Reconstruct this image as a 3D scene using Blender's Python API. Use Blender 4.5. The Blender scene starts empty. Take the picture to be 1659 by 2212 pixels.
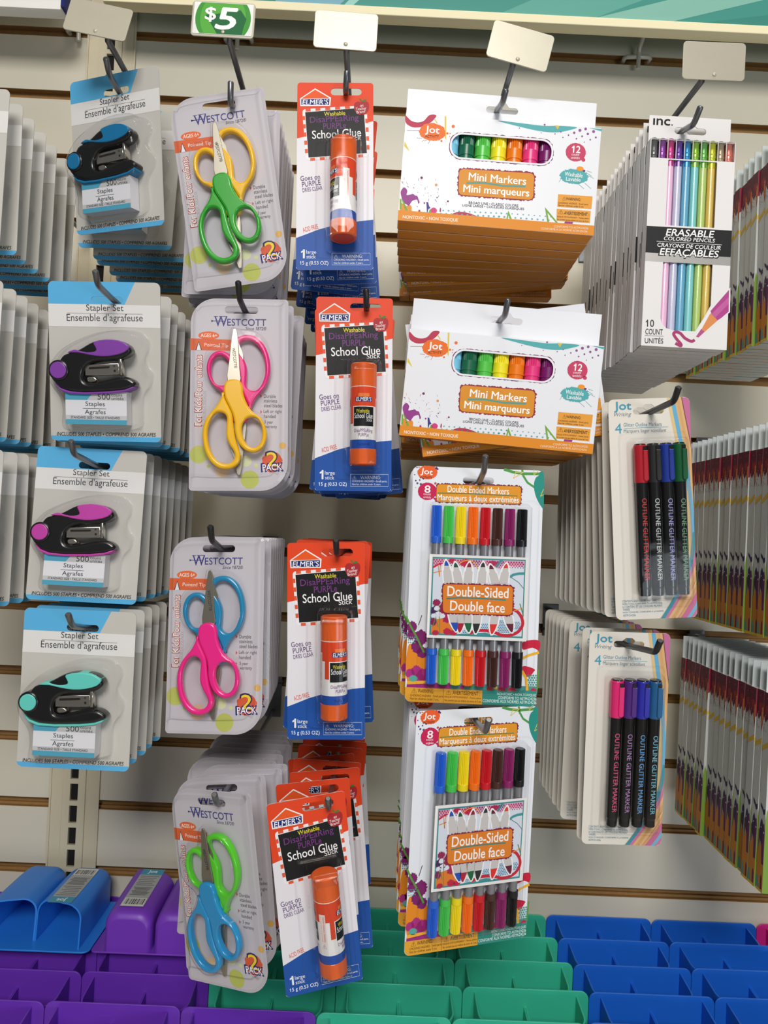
import bpy, math, random
import numpy as np
from mathutils import Vector, Matrix, Euler

SC = bpy.context.scene
COL = SC.collection
CZ = 1.40                      # height of the camera above the floor; heights below are relative to it
R = math.radians

# ------------------------------------------------------------------ camera
cam_d = bpy.data.cameras.new('camera')
cam = bpy.data.objects.new('camera', cam_d)
COL.objects.link(cam)
SC.camera = cam
cam_d.sensor_fit = 'VERTICAL'
cam_d.sensor_height = 36.0
cam_d.lens = 1640.0 / 2212.0 * 36.0
cam_d.clip_start = 0.02
_p, _y, _r = 0.02313873, 0.00708389, 0.04517346
_f = Vector((math.sin(_y) * math.cos(_p), math.cos(_y) * math.cos(_p), math.sin(_p)))
_rt = Vector((math.cos(_y), -math.sin(_y), 0))
_up = _rt.cross(_f)
_r2 = math.cos(_r) * _rt + math.sin(_r) * _up
_u2 = -math.sin(_r) * _rt + math.cos(_r) * _up
cm = Matrix((( _r2.x, _u2.x, -_f.x), (_r2.y, _u2.y, -_f.y), (_r2.z, _u2.z, -_f.z))).to_4x4()
cm.translation = Vector((0, -0.8992, CZ))
cam.matrix_world = cm

# ------------------------------------------------------------------ light and exposure
SC.view_settings.view_transform = 'Standard'
SC.view_settings.look = 'None'
SC.view_settings.exposure = 0.0
SC.view_settings.gamma = 1.0
SC.view_settings.use_curve_mapping = False
SC.cycles.transparent_max_bounces = 24
SC.cycles.max_bounces = 8

w = bpy.data.worlds.new('store_air')
SC.world = w
w.use_nodes = True
bg = w.node_tree.nodes['Background']
bg.inputs[0].default_value = (0.93, 0.96, 1.0, 1)
bg.inputs[1].default_value = 0.13

def area(name, loc, target, sx, sy, power, col):
    d = bpy.data.lights.new(name, 'AREA')
    d.shape = 'RECTANGLE'
    d.size, d.size_y = sx, sy
    d.energy = power
    d.color = col
    o = bpy.data.objects.new(name, d)
    COL.objects.link(o)
    o.location = loc
    o.rotation_euler = (Vector(target) - Vector(loc)).to_track_quat('-Z', 'Y').to_euler()
    return o
# ceiling strip lights over the aisle and an added cool fill
area('ceiling_strip_light', (0.5, -0.8, CZ + 1.9), (0.2, -0.1, CZ - 0.2), 1.6, 0.25, 14, (1.0, 0.88, 0.70))
area('ceiling_strip_light', (-0.02, -2.55, CZ + 1.25), (0.0, -0.1, CZ - 0.45), 1.0, 0.7, 46, (1.0, 0.97, 0.93))
area('low_cool_fill_light', (1.5, -2.6, CZ - 0.45), (0.3, 0, CZ - 0.36), 0.9, 0.6, 13, (0.84, 0.92, 1.0))  # fill added to brighten the lower right wall, no real source

# ------------------------------------------------------------------ materials
MATS = {}
def lin(c):
    c = c / 255.0
    return c / 12.92 if c <= 0.04045 else ((c + 0.055) / 1.055) ** 2.4
def mat(key, rgb, rough=0.5, metal=0.0, spec=0.5, coat=0.0, sub=0.0, noise=None):
    if key in MATS:
        return MATS[key]
    m = bpy.data.materials.new(key)
    m.use_nodes = True
    nt = m.node_tree
    b = nt.nodes['Principled BSDF']
    col = (lin(rgb[0]), lin(rgb[1]), lin(rgb[2]), 1)
    b.inputs['Base Color'].default_value = col
    b.inputs['Roughness'].default_value = rough
    b.inputs['Metallic'].default_value = metal
    b.inputs['Specular IOR Level'].default_value = spec
    b.inputs['Coat Weight'].default_value = coat
    if sub:
        b.inputs['Subsurface Weight'].default_value = sub
        b.inputs['Subsurface Radius'].default_value = (0.004, 0.004, 0.004)
    if noise:
        sc_, amt, bump = noise
        tc = nt.nodes.new('ShaderNodeTexCoord')
        nz = nt.nodes.new('ShaderNodeTexNoise')
        nz.inputs['Scale'].default_value = sc_
        nz.inputs['Detail'].default_value = 6
        nt.links.new(tc.outputs['Object'], nz.inputs['Vector'])
        mx = nt.nodes.new('ShaderNodeMix')
        mx.data_type = 'RGBA'
        mx.inputs['A'].default_value = tuple(c * (1 - amt) for c in col[:3]) + (1,)
        mx.inputs['B'].default_value = tuple(min(1, c * (1 + amt)) for c in col[:3]) + (1,)
        nt.links.new(nz.outputs['Fac'], mx.inputs['Factor'])
        nt.links.new(mx.outputs['Result'], b.inputs['Base Color'])
        if bump:
            bp = nt.nodes.new('ShaderNodeBump')
            bp.inputs['Strength'].default_value = bump
            bp.inputs['Distance'].default_value = 0.001
            nt.links.new(nz.outputs['Fac'], bp.inputs['Height'])
            nt.links.new(bp.outputs['Normal'], b.inputs['Normal'])
    MATS[key] = m
    return m
def ink(rgb, rough=0.45):
    return mat('ink_%02x%02x%02x_%d' % (rgb[0], rgb[1], rgb[2], int(rough * 100)), rgb, rough, spec=0.22)
def clear(key, tint=(0.965, 0.965, 0.97), rough=0.07, base=0.016, edge=0.55, bump=0.0):
    if key in MATS:
        return MATS[key]
    m = bpy.data.materials.new(key)
    m.use_nodes = True
    nt = m.node_tree
    nt.nodes.remove(nt.nodes['Principled BSDF'])
    out = nt.nodes['Material Output']
    tr = nt.nodes.new('ShaderNodeBsdfTransparent')
    tr.inputs[0].default_value = (*tint, 1)
    gl = nt.nodes.new('ShaderNodeBsdfGlossy')
    gl.inputs['Roughness'].default_value = rough
    lw = nt.nodes.new('ShaderNodeLayerWeight')
    lw.inputs[0].default_value = 0.5
    pw = nt.nodes.new('ShaderNodeMath')
    pw.operation = 'POWER'
    pw.inputs[1].default_value = 4.0
    ad = nt.nodes.new('ShaderNodeMath')
    ad.operation = 'MULTIPLY_ADD'
    ad.use_clamp = True
    ad.inputs[1].default_value = edge
    ad.inputs[2].default_value = base
    nt.links.new(lw.outputs['Facing'], pw.inputs[0])
    nt.links.new(pw.outputs[0], ad.inputs[0])
    mx = nt.nodes.new('ShaderNodeMixShader')
    nt.links.new(ad.outputs[0], mx.inputs[0])
    nt.links.new(tr.outputs[0], mx.inputs[1])
    nt.links.new(gl.outputs[0], mx.inputs[2])
    nt.links.new(mx.outputs[0], out.inputs[0])
    if bump:
        tc = nt.nodes.new('ShaderNodeTexCoord')
        nz = nt.nodes.new('ShaderNodeTexNoise')
        nz.inputs['Scale'].default_value = 60
        nt.links.new(tc.outputs['Object'], nz.inputs['Vector'])
        bp = nt.nodes.new('ShaderNodeBump')
        bp.inputs['Strength'].default_value = bump
        bp.inputs['Distance'].default_value = 0.002
        nt.links.new(nz.outputs['Fac'], bp.inputs['Height'])
        nt.links.new(bp.outputs['Normal'], gl.inputs['Normal'])
    MATS[key] = m
    return m

# ------------------------------------------------------------------ mesh helpers (local frame: x right, z up, front is -y; numbers in mm)
class MB:
    def __init__(s, q=None, d0=0.0):
        s.v, s.f, s.mi, s.sm, s.mats = [], [], [], [], []
        s.q, s.d0 = q, d0
    def slot(s, m):
        if m not in s.mats:
            s.mats.append(m)
        return s.mats.index(m)
    def add(s, vs, fs, m, smooth=False):
        b = len(s.v)
        s.v += [(x * 0.001, y * 0.001, z * 0.001) for x, y, z in vs]
        k = s.slot(m)
        for f in fs:
            s.f.append([i + b for i in f])
            s.mi.append(k)
            s.sm.append(smooth)
    def mesh(s, name):
        me = bpy.data.meshes.new(name)
        me.from_pydata(s.v, [], s.f)
        for m in s.mats:
            me.materials.append(m)
        me.polygons.foreach_set('material_index', s.mi)
        me.polygons.foreach_set('use_smooth', s.sm)
        me.update()
        return me
    def build(s, name, parent=None):
        o = bpy.data.objects.new(name, s.mesh(name))
        COL.objects.link(o)
        if parent:
            o.parent = parent
        return o
    # --- flat print work on a front face: points in photo-measured coordinates through s.q, layer = print order
    def P(s, pts):
        return [s.q(*p) for p in pts] if s.q else list(pts)
    def flat(s, pts2, fs, col, lay, warp=None):
        d = s.d0 + 0.05 * lay
        if warp:
            pts2, fs = slice_x(pts2, fs)
            vs = [warp(x, y, d) for x, y in pts2]
        else:
            vs = [(x, -d, y) for x, y in pts2]
        s.add(vs, fs, ink(col) if isinstance(col, tuple) else col)
    def poly(s, pts, col, lay=1, raw=False):
        p = pts if raw else s.P(pts)
        s.flat(p, [list(range(len(p)))], col, lay)
    def blob(s, pts, col, lay=1):
        p = smooth(s.P(pts), 4)
        s.flat(p, [list(range(len(p)))], col, lay)
    def holed(s, loops, col, lay=1):
        vs, fs = fill(loops)
        s.flat([(a, b) for a, b, c in vs], fs, col, lay)
    def line(s, pts, wmm, col, lay=2):
        p = s.P(pts)
        L, Rr = [], []
        for i in range(len(p)):
            a = p[max(0, i - 1)]
            b = p[min(len(p) - 1, i + 1)]
            dx, dy = b[0] - a[0], b[1] - a[1]
            n = math.hypot(dx, dy) or 1
            L.append((p[i][0] - dy / n * wmm / 2, p[i][1] + dx / n * wmm / 2))
            Rr.append((p[i][0] + dy / n * wmm / 2, p[i][1] - dx / n * wmm / 2))
        n = len(p)
        s.flat(L + Rr, [[i, i + 1, n + i + 1, n + i] for i in range(n - 1)], col, lay)
    def ell(s, c, rx, ry, col, lay=2, jag=0.0, n=None, seed=1, raw=False):
        cx, cy = c if raw else (s.q(*c) if s.q else c)
        n = n or (64 if jag else 28)
        rn = random.Random(seed)
        pts = []
        for i in range(n):
            k = 1 + (rn.uniform(-jag, jag) if jag else 0)
            a = 2 * math.pi * i / n
            pts.append((cx + rx * k * math.cos(a), cy + ry * k * math.sin(a)))
        s.flat(pts, [list(range(n))], col, lay)
    def jagrect(s, quad, r, col, lay, jag=0.0, grow=0.0, seed=3, step=1.2):
        q4 = s.P(quad)
        pts = round_quad(q4, r, grow)
        pts = resample(pts, max(24, int(perim(pts) / step)))
        if jag:
            rn = random.Random(seed)
            cx = sum(p[0] for p in pts) / len(pts)
            cy = sum(p[1] for p in pts) / len(pts)
            nr = normals(pts)
            pts = [(p[0] + n_[0] * k, p[1] + n_[1] * k) for p, n_ in zip(pts, nr) for k in (rn.uniform(-jag, jag),)]
        s.flat(pts, [list(range(len(pts)))], col, lay)
    def text(s, t, L, Rt, h, col, lay=4, bold=0.0, shear=0.0, raw=False, warp=None, grow=0.0):
        """one line of lettering whose ink runs from L to Rt (centre line) with ink height h"""
        a, b = (L, Rt) if raw else (s.q(*L), s.q(*Rt))
        hm = h if raw else h * s.q.sc
        wv = Vector((b[0] - a[0], b[1] - a[1]))
        ln = wv.length
        ux = wv / ln
        uy = Vector((-ux.y, ux.x))
        vs, fs = letters(t, 0.0, shear)
        s_ = bold * hm * 0.42
        n_ = 8 if bold >= 0.08 else 4
        offs = [(0.0, 0.0)] if bold <= 0 else [(s_ * math.cos(2 * math.pi * k / n_), s_ * math.sin(2 * math.pi * k / n_)) for k in range(n_)]
        if bold > 0:
            ln -= 2 * s_
            hm -= 2 * s_
        a0 = Vector(a) + ux * (s_ if bold > 0 else 0.0)
        for ki, (ox, oy) in enumerate(offs):
            pts = []
            for x, y in vs:
                p = a0 + ux * (x * ln + ox) + uy * ((y - 0.5) * hm + oy)
                pts.append((p.x, p.y))
            s.flat(pts, fs, col, lay + ki * (0.14 if n_ == 8 else 0.25), warp)
    # --- solids
    def box(s, x0, x1, d0, d1, z0, z1, m, bev=0.0):
        if bev <= 0:
            vs = [(x, -d, z) for z in (z0, z1) for d in (d0, d1) for x in (x0, x1)]
            s.add(vs, [[0, 1, 3, 2], [4, 6, 7, 5], [0, 4, 5, 1], [2, 3, 7, 6], [0, 2, 6, 4], [1, 5, 7, 3]], m)
        else:
            s.solid([[(x0, z0), (x1, z0), (x1, z1), (x0, z1)]], d0, d1, m, bev)
    def solid(s, loops, d0, d1, m, bev=0.0, res=2, smooth=None):
        vs, fs = fill(loops, (d1 - d0) / 2 - bev, bev, res)
        c = (d0 + d1) / 2
        s.add([(x, -(c + z), y) for x, y, z in vs], fs, m, (bev > 0) if smooth is None else smooth)
    def lathe(s, x0, d0, prof, m, seg=28, ribs=None, caps=True, mats=None):
        """vertical axis; prof [(r, z)]; ribs {row: (count, depth)}"""
        vs, fs = [], []
        n = len(prof)
        for i, (r, z) in enumerate(prof):
            for k in range(seg):
                a = 2 * math.pi * k / seg
                rr = r
                if ribs and i in ribs:
                    if k % 2:
                        rr = r - ribs[i]
                vs.append((x0 + rr * math.sin(a), -(d0 + rr * math.cos(a)), z))
        if mats is None:
            mats = [m] * (n - 1)
        for i in range(n - 1):
            s.add_part(vs, [[i * seg + k, i * seg + (k + 1) % seg, (i + 1) * seg + (k + 1) % seg, (i + 1) * seg + k] for k in range(seg)], mats[i], not (ribs and i in ribs))
        if caps:
            s.add(vs[:seg], [list(range(seg))], mats[0])
            s.add(vs[-seg:], [list(range(seg))], mats[-1])
    def add_part(s, vs, fs, m, smooth):
        used = sorted({i for f in fs for i in f})
        mp = {u: i for i, u in enumerate(used)}
        s.add([vs[u] for u in used], [[mp[i] for i in f] for f in fs], m, smooth)
    def tube(s, pts, rad, m, seg=12, caps=True):
        """round rod along pts [(x, y, z)] in mm"""
        P = [Vector(p) for p in pts]
        n = len(P)
        rads = rad if isinstance(rad, (list, tuple)) else [rad] * n
        T = []
        for i in range(n):
            t = (P[min(n - 1, i + 1)] - P[max(0, i - 1)])
            T.append(t.normalized())
        up = Vector((0, 0, 1)) if abs(T[0].z) < 0.9 else Vector((1, 0, 0))
        nrm = (up - T[0] * up.dot(T[0])).normalized()
        vs = []
        for i in range(n):
            nrm = (nrm - T[i] * nrm.dot(T[i])).normalized()
            bn = T[i].cross(nrm)
            for k in range(seg):
                a = 2 * math.pi * k / seg
                p = P[i] + (nrm * math.cos(a) + bn * math.sin(a)) * rads[i]
                vs.append((p.x, p.y, p.z))
        fs = [[i * seg + k, i * seg + (k + 1) % seg, (i + 1) * seg + (k + 1) % seg, (i + 1) * seg + k] for i in range(n - 1) for k in range(seg)]
        s.add(vs, fs, m, True)
        if caps:
            s.add(vs[:seg], [list(range(seg))[::-1]], m)
            s.add(vs[-seg:], [list(range(seg))], m)
    def loft(s, outline, levels, m, n=88, cap=True, floor=False):
        """clear shell rising from an outline; levels [(distance, inset)]"""
        base = resample(outline, n)
        vs, fs = [], []
        for d, ins in levels:
            pts = inset(base, ins)
            vs += [(x, -d, y) for x, y in pts]
        for i in range(len(levels) - 1):
            fs += [[i * n + k, i * n + (k + 1) % n, (i + 1) * n + (k + 1) % n, (i + 1) * n + k] for k in range(n)]
        s.add(vs, fs, m, True)
        if cap:
            s.add(vs[-n:], [list(range(n))], m)

# ------------------------------------------------------------------ 2-D helpers
def perim(p):
    return sum(math.dist(p[i], p[(i + 1) % len(p)]) for i in range(len(p)))
def resample(p, n):
    tot = perim(p)
    out, i, acc = [], 0, 0.0
    seg = math.dist(p[0], p[1 % len(p)])
    for k in range(n):
        t = tot * k / n
        while acc + seg < t and i < len(p) - 1:
            acc += seg
            i += 1
            seg = math.dist(p[i], p[(i + 1) % len(p)])
        u = (t - acc) / seg if seg else 0
        a, b = p[i], p[(i + 1) % len(p)]
        out.append((a[0] + (b[0] - a[0]) * u, a[1] + (b[1] - a[1]) * u))
    return out
def area2(p):
    return sum(p[i][0] * p[(i + 1) % len(p)][1] - p[(i + 1) % len(p)][0] * p[i][1] for i in range(len(p))) / 2
def normals(p):
    sg = 1 if area2(p) > 0 else -1
    out = []
    n = len(p)
    for i in range(n):
        a, b = p[i - 1], p[(i + 1) % n]
        dx, dy = b[0] - a[0], b[1] - a[1]
        l = math.hypot(dx, dy) or 1
        out.append((dy / l * sg, -dx / l * sg))
    return out
def inset(p, k):
    return [(a[0] - n[0] * k, a[1] - n[1] * k) for a, n in zip(p, normals(p))]
def smooth(p, sub=6, closed=True):
    out = []
    n = len(p)
    for i in range(n if closed else n - 1):
        p0 = p[(i - 1) % n] if closed else p[max(0, i - 1)]
        p1 = p[i]
        p2 = p[(i + 1) % n] if closed else p[i + 1]
        p3 = p[(i + 2) % n] if closed else p[min(n - 1, i + 2)]
        for k in range(sub):
            t = k / sub
            out.append(tuple(0.5 * (2 * b + (c - a) * t + (2 * a - 5 * b + 4 * c - d) * t * t + (3 * b - a - 3 * c + d) * t ** 3)
                             for a, b, c, d in zip(p0, p1, p2, p3)))
    if not closed:
        out.append(p[-1])
    return out
def rrect(x0, x1, z0, z1, r, n=6):
    if not isinstance(r, (list, tuple)):
        r = [r] * 4                      # bottom-left, bottom-right, top-right, top-left
    out = []
    for (cx, cz, a0, rr) in ((x0 + r[0], z0 + r[0], 180, r[0]), (x1 - r[1], z0 + r[1], 270, r[1]), (x1 - r[2], z1 - r[2], 0, r[2]), (x0 + r[3], z1 - r[3], 90, r[3])):
        m_ = n if rr < 8 else 12
        for k in range(m_ + 1):
            a = R(a0 + 90 * k / m_)
            out.append((cx + rr * math.cos(a), cz + rr * math.sin(a)))
    return out
def slice_x(pts, fs, step=0.8):
    """cut flat print into narrow upright strips so that it can follow a round barrel"""
    import bmesh
    bm = bmesh.new()
    vv = [bm.verts.new((x, y, 0)) for x, y in pts]
    for f in fs:
        if len(set(f)) > 2:
            try:
                bm.faces.new([vv[i] for i in f])
            except ValueError:
                pass
    x0, x1 = min(p[0] for p in pts), max(p[0] for p in pts)
    x = x0 + step
    while x < x1:
        bmesh.ops.bisect_plane(bm, geom=bm.verts[:] + bm.edges[:] + bm.faces[:], plane_co=(x, 0, 0), plane_no=(1, 0, 0), dist=1e-5)
        x += step
    bm.verts.index_update()
    P_ = [(v.co.x, v.co.y) for v in bm.verts]
    F_ = [[v.index for v in f.verts] for f in bm.faces]
    bm.free()
    return P_, F_
def round_quad(q4, r, grow=0.0):
    cx = sum(p[0] for p in q4) / 4
    cy = sum(p[1] for p in q4) / 4
    q = []
    for p in q4:
        q.append((p[0] + math.copysign(grow, p[0] - cx), p[1] + math.copysign(grow, p[1] - cy)))
    out = []
    for i in range(4):
        a, b, c = Vector(q[i - 1]), Vector(q[i]), Vector(q[(i + 1) % 4])
        u, v = (a - b).normalized(), (c - b).normalized()
        p0, p2 = b + u * r, b + v * r
        for k in range(7):
            t = k / 6
            p = p0 * (1 - t) ** 2 + b * 2 * t * (1 - t) + p2 * t * t
            out.append((p.x, p.y))
    return out
def euro(cx, cz, w_, h, bump=0.0):
    """hang hole: a rounded slot, optionally with a raised middle"""
    if not bump:
        return rrect(cx - w_ / 2, cx + w_ / 2, cz - h / 2, cz + h / 2, h / 2 - 0.01)
    o = rrect(cx - w_ / 2, cx + w_ / 2, cz - h / 2, cz + h / 2, h / 2 - 0.01)
    top = [(cx + 5.5, cz + h / 2), (cx + 2.6, cz + h / 2 + bump), (cx - 2.6, cz + h / 2 + bump), (cx - 5.5, cz + h / 2)]
    i = max(range(len(o)), key=lambda k: (round(o[k][1], 3), o[k][0]))
    half = [p for p in o]
    res = []
    for k, p in enumerate(half):
        res.append(p)
        if k == 20:
            res += top
    return res
_tmp = bpy.data.objects
def fill(loops, ext=0.0, bev=0.0, res=2):
    cu = bpy.data.curves.new('t', 'CURVE')
    cu.dimensions = '2D'
    cu.fill_mode = 'BOTH' if (ext or bev) else 'FRONT'
    cu.extrude = ext
    cu.bevel_depth = bev
    cu.bevel_resolution = res
    cu.offset = -bev
    for lp in loops:
        sp = cu.splines.new('POLY')
        sp.points.add(len(lp) - 1)
        for k, p in enumerate(lp):
            sp.points[k].co = (p[0], p[1], 0, 1)
        sp.use_cyclic_u = True
    o = bpy.data.objects.new('t', cu)
    me = o.to_mesh()
    vs = [tuple(v.co) for v in me.vertices]
    fs = [list(p.vertices) for p in me.polygons]
    o.to_mesh_clear()
    bpy.data.objects.remove(o)
    bpy.data.curves.remove(cu)
    return vs, fs
_LET = {}
def _width(t, shear):
    cu = bpy.data.curves.new('t', 'FONT')
    cu.body = t
    cu.shear = shear
    o = bpy.data.objects.new('t', cu)
    me = o.to_mesh()
    r = max(v.co.x for v in me.vertices)
    o.to_mesh_clear()
    bpy.data.objects.remove(o)
    bpy.data.curves.remove(cu)
    return r
def letters(t, bold=0.0, shear=0.0):
    k = (t, bold, shear)
    if k in _LET:
        return _LET[k]
    cu = bpy.data.curves.new('t', 'FONT')
    cu.body = t
    cu.resolution_u = 3
    cu.offset = bold
    cu.shear = shear
    cu.fill_mode = 'FRONT'
    o = bpy.data.objects.new('t', cu)
    me = o.to_mesh()
    V = [tuple(v.co) for v in me.vertices]
    fs = [list(p.vertices) for p in me.polygons]
    o.to_mesh_clear()
    bpy.data.objects.remove(o)
    bpy.data.curves.remove(cu)
    for i_, ch in enumerate(t):            # give the figure one its flag
        if ch == '1':
            xr = _width(t[:i_ + 1], shear)
            top = 0.655
            b_ = len(V)
            sx = shear * top
            V += [(xr - 0.05, top, 0), (xr - 0.235, top - 0.13, 0), (xr - 0.235, top - 0.225, 0), (xr - 0.05, top - 0.125, 0)]
            fs.append([b_, b_ + 1, b_ + 2, b_ + 3])
    x0, x1 = min(v[0] for v in V), max(v[0] for v in V)
    y0, y1 = min(v[1] for v in V), max(v[1] for v in V)
    _LET[k] = ([((v[0] - x0) / (x1 - x0), (v[1] - y0) / (y1 - y0)) for v in V], fs)
    return _LET[k]
class Quad:
    """turns positions measured on a pack in the photograph into mm on the real flat pack (origin at its centre)"""
    def __init__(s, c4, w_, h):
        dst = [(-w_ / 2, h / 2), (w_ / 2, h / 2), (w_ / 2, -h / 2), (-w_ / 2, -h / 2)]
        A, b = [], []
        for (x, y), (u, v) in zip(c4, dst):
            A.append([x, y, 1, 0, 0, 0, -u * x, -u * y]); b.append(u)
            A.append([0, 0, 0, x, y, 1, -v * x, -v * y]); b.append(v)
        s.H = np.linalg.solve(np.array(A, float), np.array(b, float))
        s.sc = h / ((math.dist(c4[0], c4[3]) + math.dist(c4[1], c4[2])) / 2)
    def __call__(s, x, y):
        h = s.H
        d = h[6] * x + h[7] * y + 1
        return ((h[0] * x + h[1] * y + h[2]) / d, (h[3] * x + h[4] * y + h[5]) / d)
class Crop:
    """the same, for points read from an enlarged detail of the photograph"""
    def __init__(s, q, ox, oy, k):
        s.q, s.ox, s.oy, s.k = q, ox, oy, k
        s.sc = q.sc * k
    def __call__(s, x, y):
        return s.q(s.ox + x * s.k, s.oy + y * s.k)

# ------------------------------------------------------------------ things, parts, copies
def tag(o, label, cat, group=None):
    o['label'] = label
    o['category'] = cat
    if group:
        o['group'] = group
    return o
def root(name):
    o = bpy.data.objects.new(name, None)
    COL.objects.link(o)
    o.empty_display_size = 0.02
    return o
KIDS = {}
def kids(o):
    return [c for c in COL.objects if c.parent == o]
def tree(o):
    """the parts of a prototype, read once"""
    return [(c, tree(c)) for c in kids(o)]
def dup(o, tr):
    c = o.copy()
    COL.objects.link(c)
    def rec(par, t):
        for ch, sub in t:
            d = ch.copy()
            COL.objects.link(d)
            d.parent = par
            rec(d, sub)
    rec(c, tr)
    return c
def pose(o, x, y, z, pitch=0.0, roll=0.0, yaw=0.0):
    o.rotation_mode = 'YXZ'
    o.rotation_euler = (R(pitch), R(roll), R(yaw))
    o.location = (x, y, z + CZ)
ORD = ['', 'first', 'second', 'third', 'fourth', 'fifth', 'sixth', 'seventh', 'eighth', 'ninth', 'tenth', 'eleventh', 'twelfth', 'thirteenth', 'fourteenth', 'fifteenth', 'sixteenth', 'seventeenth', 'eighteenth', 'nineteenth', 'twentieth']
# ------------------------------------------------------------------ the setting
Z0, PITCH, GH = 0.5777, 0.0762, 0.0105
def groove(i):
    return Z0 - PITCH * i
wb = MB()
lam = mat('slat_laminate', (212, 206, 188), 0.38, noise=(9, 0.05, 0.0))
mdf = mat('slat_core', (150, 112, 62), 0.75, noise=(160, 0.18, 0.0))
X0, X1 = -850, 850
wb.box(X0, X1, -20, -9.5, groove(19) * 1000, groove(-4) * 1000, mdf)
for i in range(-4, 19):
    zt = groove(i) * 1000 - GH * 500
    zb = groove(i + 1) * 1000 + GH * 500
    wb.box(X0, X1, -9.5, -0.7, zb, zt, mdf)
    wb.box(X0, X1, -0.7, 0, zb + 0.3, zt - 0.3, lam)
    wb.box(X0, X1, -9.4, -5.5, zt, zt + 3.0, mdf)      # the undercut lip of each groove
o = wb.build('wall_back'); o.location.z = CZ; o['kind'] = 'structure'

st = MB()
stm = mat('shelf_upright_paint', (205, 195, 168), 0.42, noise=(30, 0.05, 0.0))
dark = mat('slot_dark', (14, 13, 12), 0.9)
st.box(-28, -13, 0.2, 2.0, -640, 700, stm)
st.box(13, 28, 0.2, 2.0, -640, 700, stm)
st.box(-13, 13, 0.2, 0.6, -640, 690, dark)
for sx in (-1, 1):
    st.box(min(sx * 13, sx * 4.6), max(sx * 13, sx * 4.6), 0.6, 4.6, -640, 690, stm)
zc = 567.0
k = 0
while zc - 25.4 * k > -640:
    z_ = zc - 25.4 * k
    st.box(-4.6, 4.6, 0.6, 4.6, z_ + 10, z_ + 15.4, stm)
    k += 1
for sx in (-1, 1):
    st.box(sx * 28 - 1, sx * 28 + 1, 2.0, 3.6, -640, 690, stm)
o = st.build('trim_1'); o.location = (-0.3413, 0, CZ); o.rotation_euler.y = R(-0.25); o['kind'] = 'structure'

fl = MB()
fl.box(-3000, 3000, -40, 4500, -1420, -1400, mat('floor_tile', (196, 190, 180), 0.35, noise=(3, 0.06, 0)))
o = fl.build('floor'); o.location.z = CZ; o['kind'] = 'structure'

# base shelf that carries the plastic bins
bs = root('base_shelf'); bs.location = (0, 0, CZ)
tag(bs, 'cream metal base shelf under the rows of plastic bins', 'shelf')
b = MB(); b.box(-850, 850, 0.5, 420, -566, -549, mat('shelf_metal', (214, 205, 184), 0.4)); b.build('shelf_top', bs)
b = MB(); b.box(-850, 850, 400, 418, -1400, -566.2, mat('shelf_metal', (0, 0, 0))); b.build('kick_panel', bs)

# header sign over the bay: teal panel with a cream frame strip along its lower edge
def header(name, x0, x1, zb, label, style):
    h = root(name); h.location = (0, 0, CZ)
    tag(h, label, 'sign')
    if style == 'teal':
        p = MB()
        p.box(x0, x1, 55, 68, zb + 9.6, zb + 300, ink((70, 146, 136), 0.35))
        p.d0 = 68
        p.flat([(-330, zb + 10), (-140, zb + 10), (-60, zb + 90), (-330, zb + 90)], [[0, 1, 2, 3]], (58, 132, 124), 1)
        p.flat([(-65, zb + 9.7), (-55, zb + 9.7), (-25, zb + 40), (-38, zb + 40)], [[0, 1, 2, 3]], (150, 205, 196), 2)
        p.flat([(-140, zb + 9.7), (-70, zb + 9.7), (-40, zb + 40), (-140, zb + 40)], [[0, 1, 2, 3]], (122, 172, 190), 2)
        p.flat([(110, zb + 10), (215, zb + 10), (330, zb + 60), (330, zb + 120), (230, zb + 70)], [[0, 1, 2, 3, 4]], (92, 164, 152), 1)
        p.flat([(215, zb + 10), (300, zb + 10), (420, zb + 45), (330, zb + 45)], [[0, 1, 2, 3]], (128, 184, 170), 2)
        p.flat([(330, zb + 10), (600, zb + 10), (600, zb + 55), (470, zb + 34)], [[0, 1, 2, 3]], (58, 134, 124), 3)
        p.build('sign_panel', h)
        t = MB()
        t.solid([[(x0, zb), (x1, zb), (x1, zb + 9.5), (x0, zb + 9.5)]], 54, 71, ink((240, 232, 196), 0.4), 0.8)
        t.build('frame_strip', h)
    else:
        p = MB()
        p.solid([[(x0, zb), (x1 - 4, zb), (x1 - 4, zb + 300), (x0, zb + 300)]], 54, 71, ink((236, 236, 232), 0.4), 0.6)
        p.build('sign_panel', h)
        t = MB()
        t.box(x1 - 3.8, x1, 54.5, 71.5, zb + 3, zb + 300, ink((32, 42, 110), 0.4))
        t.build('edge_strip', h)
    return h
header('header_sign', -330, 760, 569.5, 'teal header sign with cream lower frame strip above the hooks', 'teal')
header('header_sign', -800, -372, 557.5, 'white header sign with dark blue edge at the top left corner', 'white')

# ------------------------------------------------------------------ hooks
steel = mat('hook_steel', (120, 122, 126), 0.33, 0.85, noise=(120, 0.12, 0.0))
steel_dark = mat('hook_steel_dark', (62, 62, 64), 0.38, 0.75)
steel_white = mat('hook_white_metal', (205, 202, 190), 0.4, 0.2)
plate_metal = mat('price_plate_metal', (186, 180, 162), 0.36, 0.2, noise=(60, 0.06, 0.05))

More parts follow.
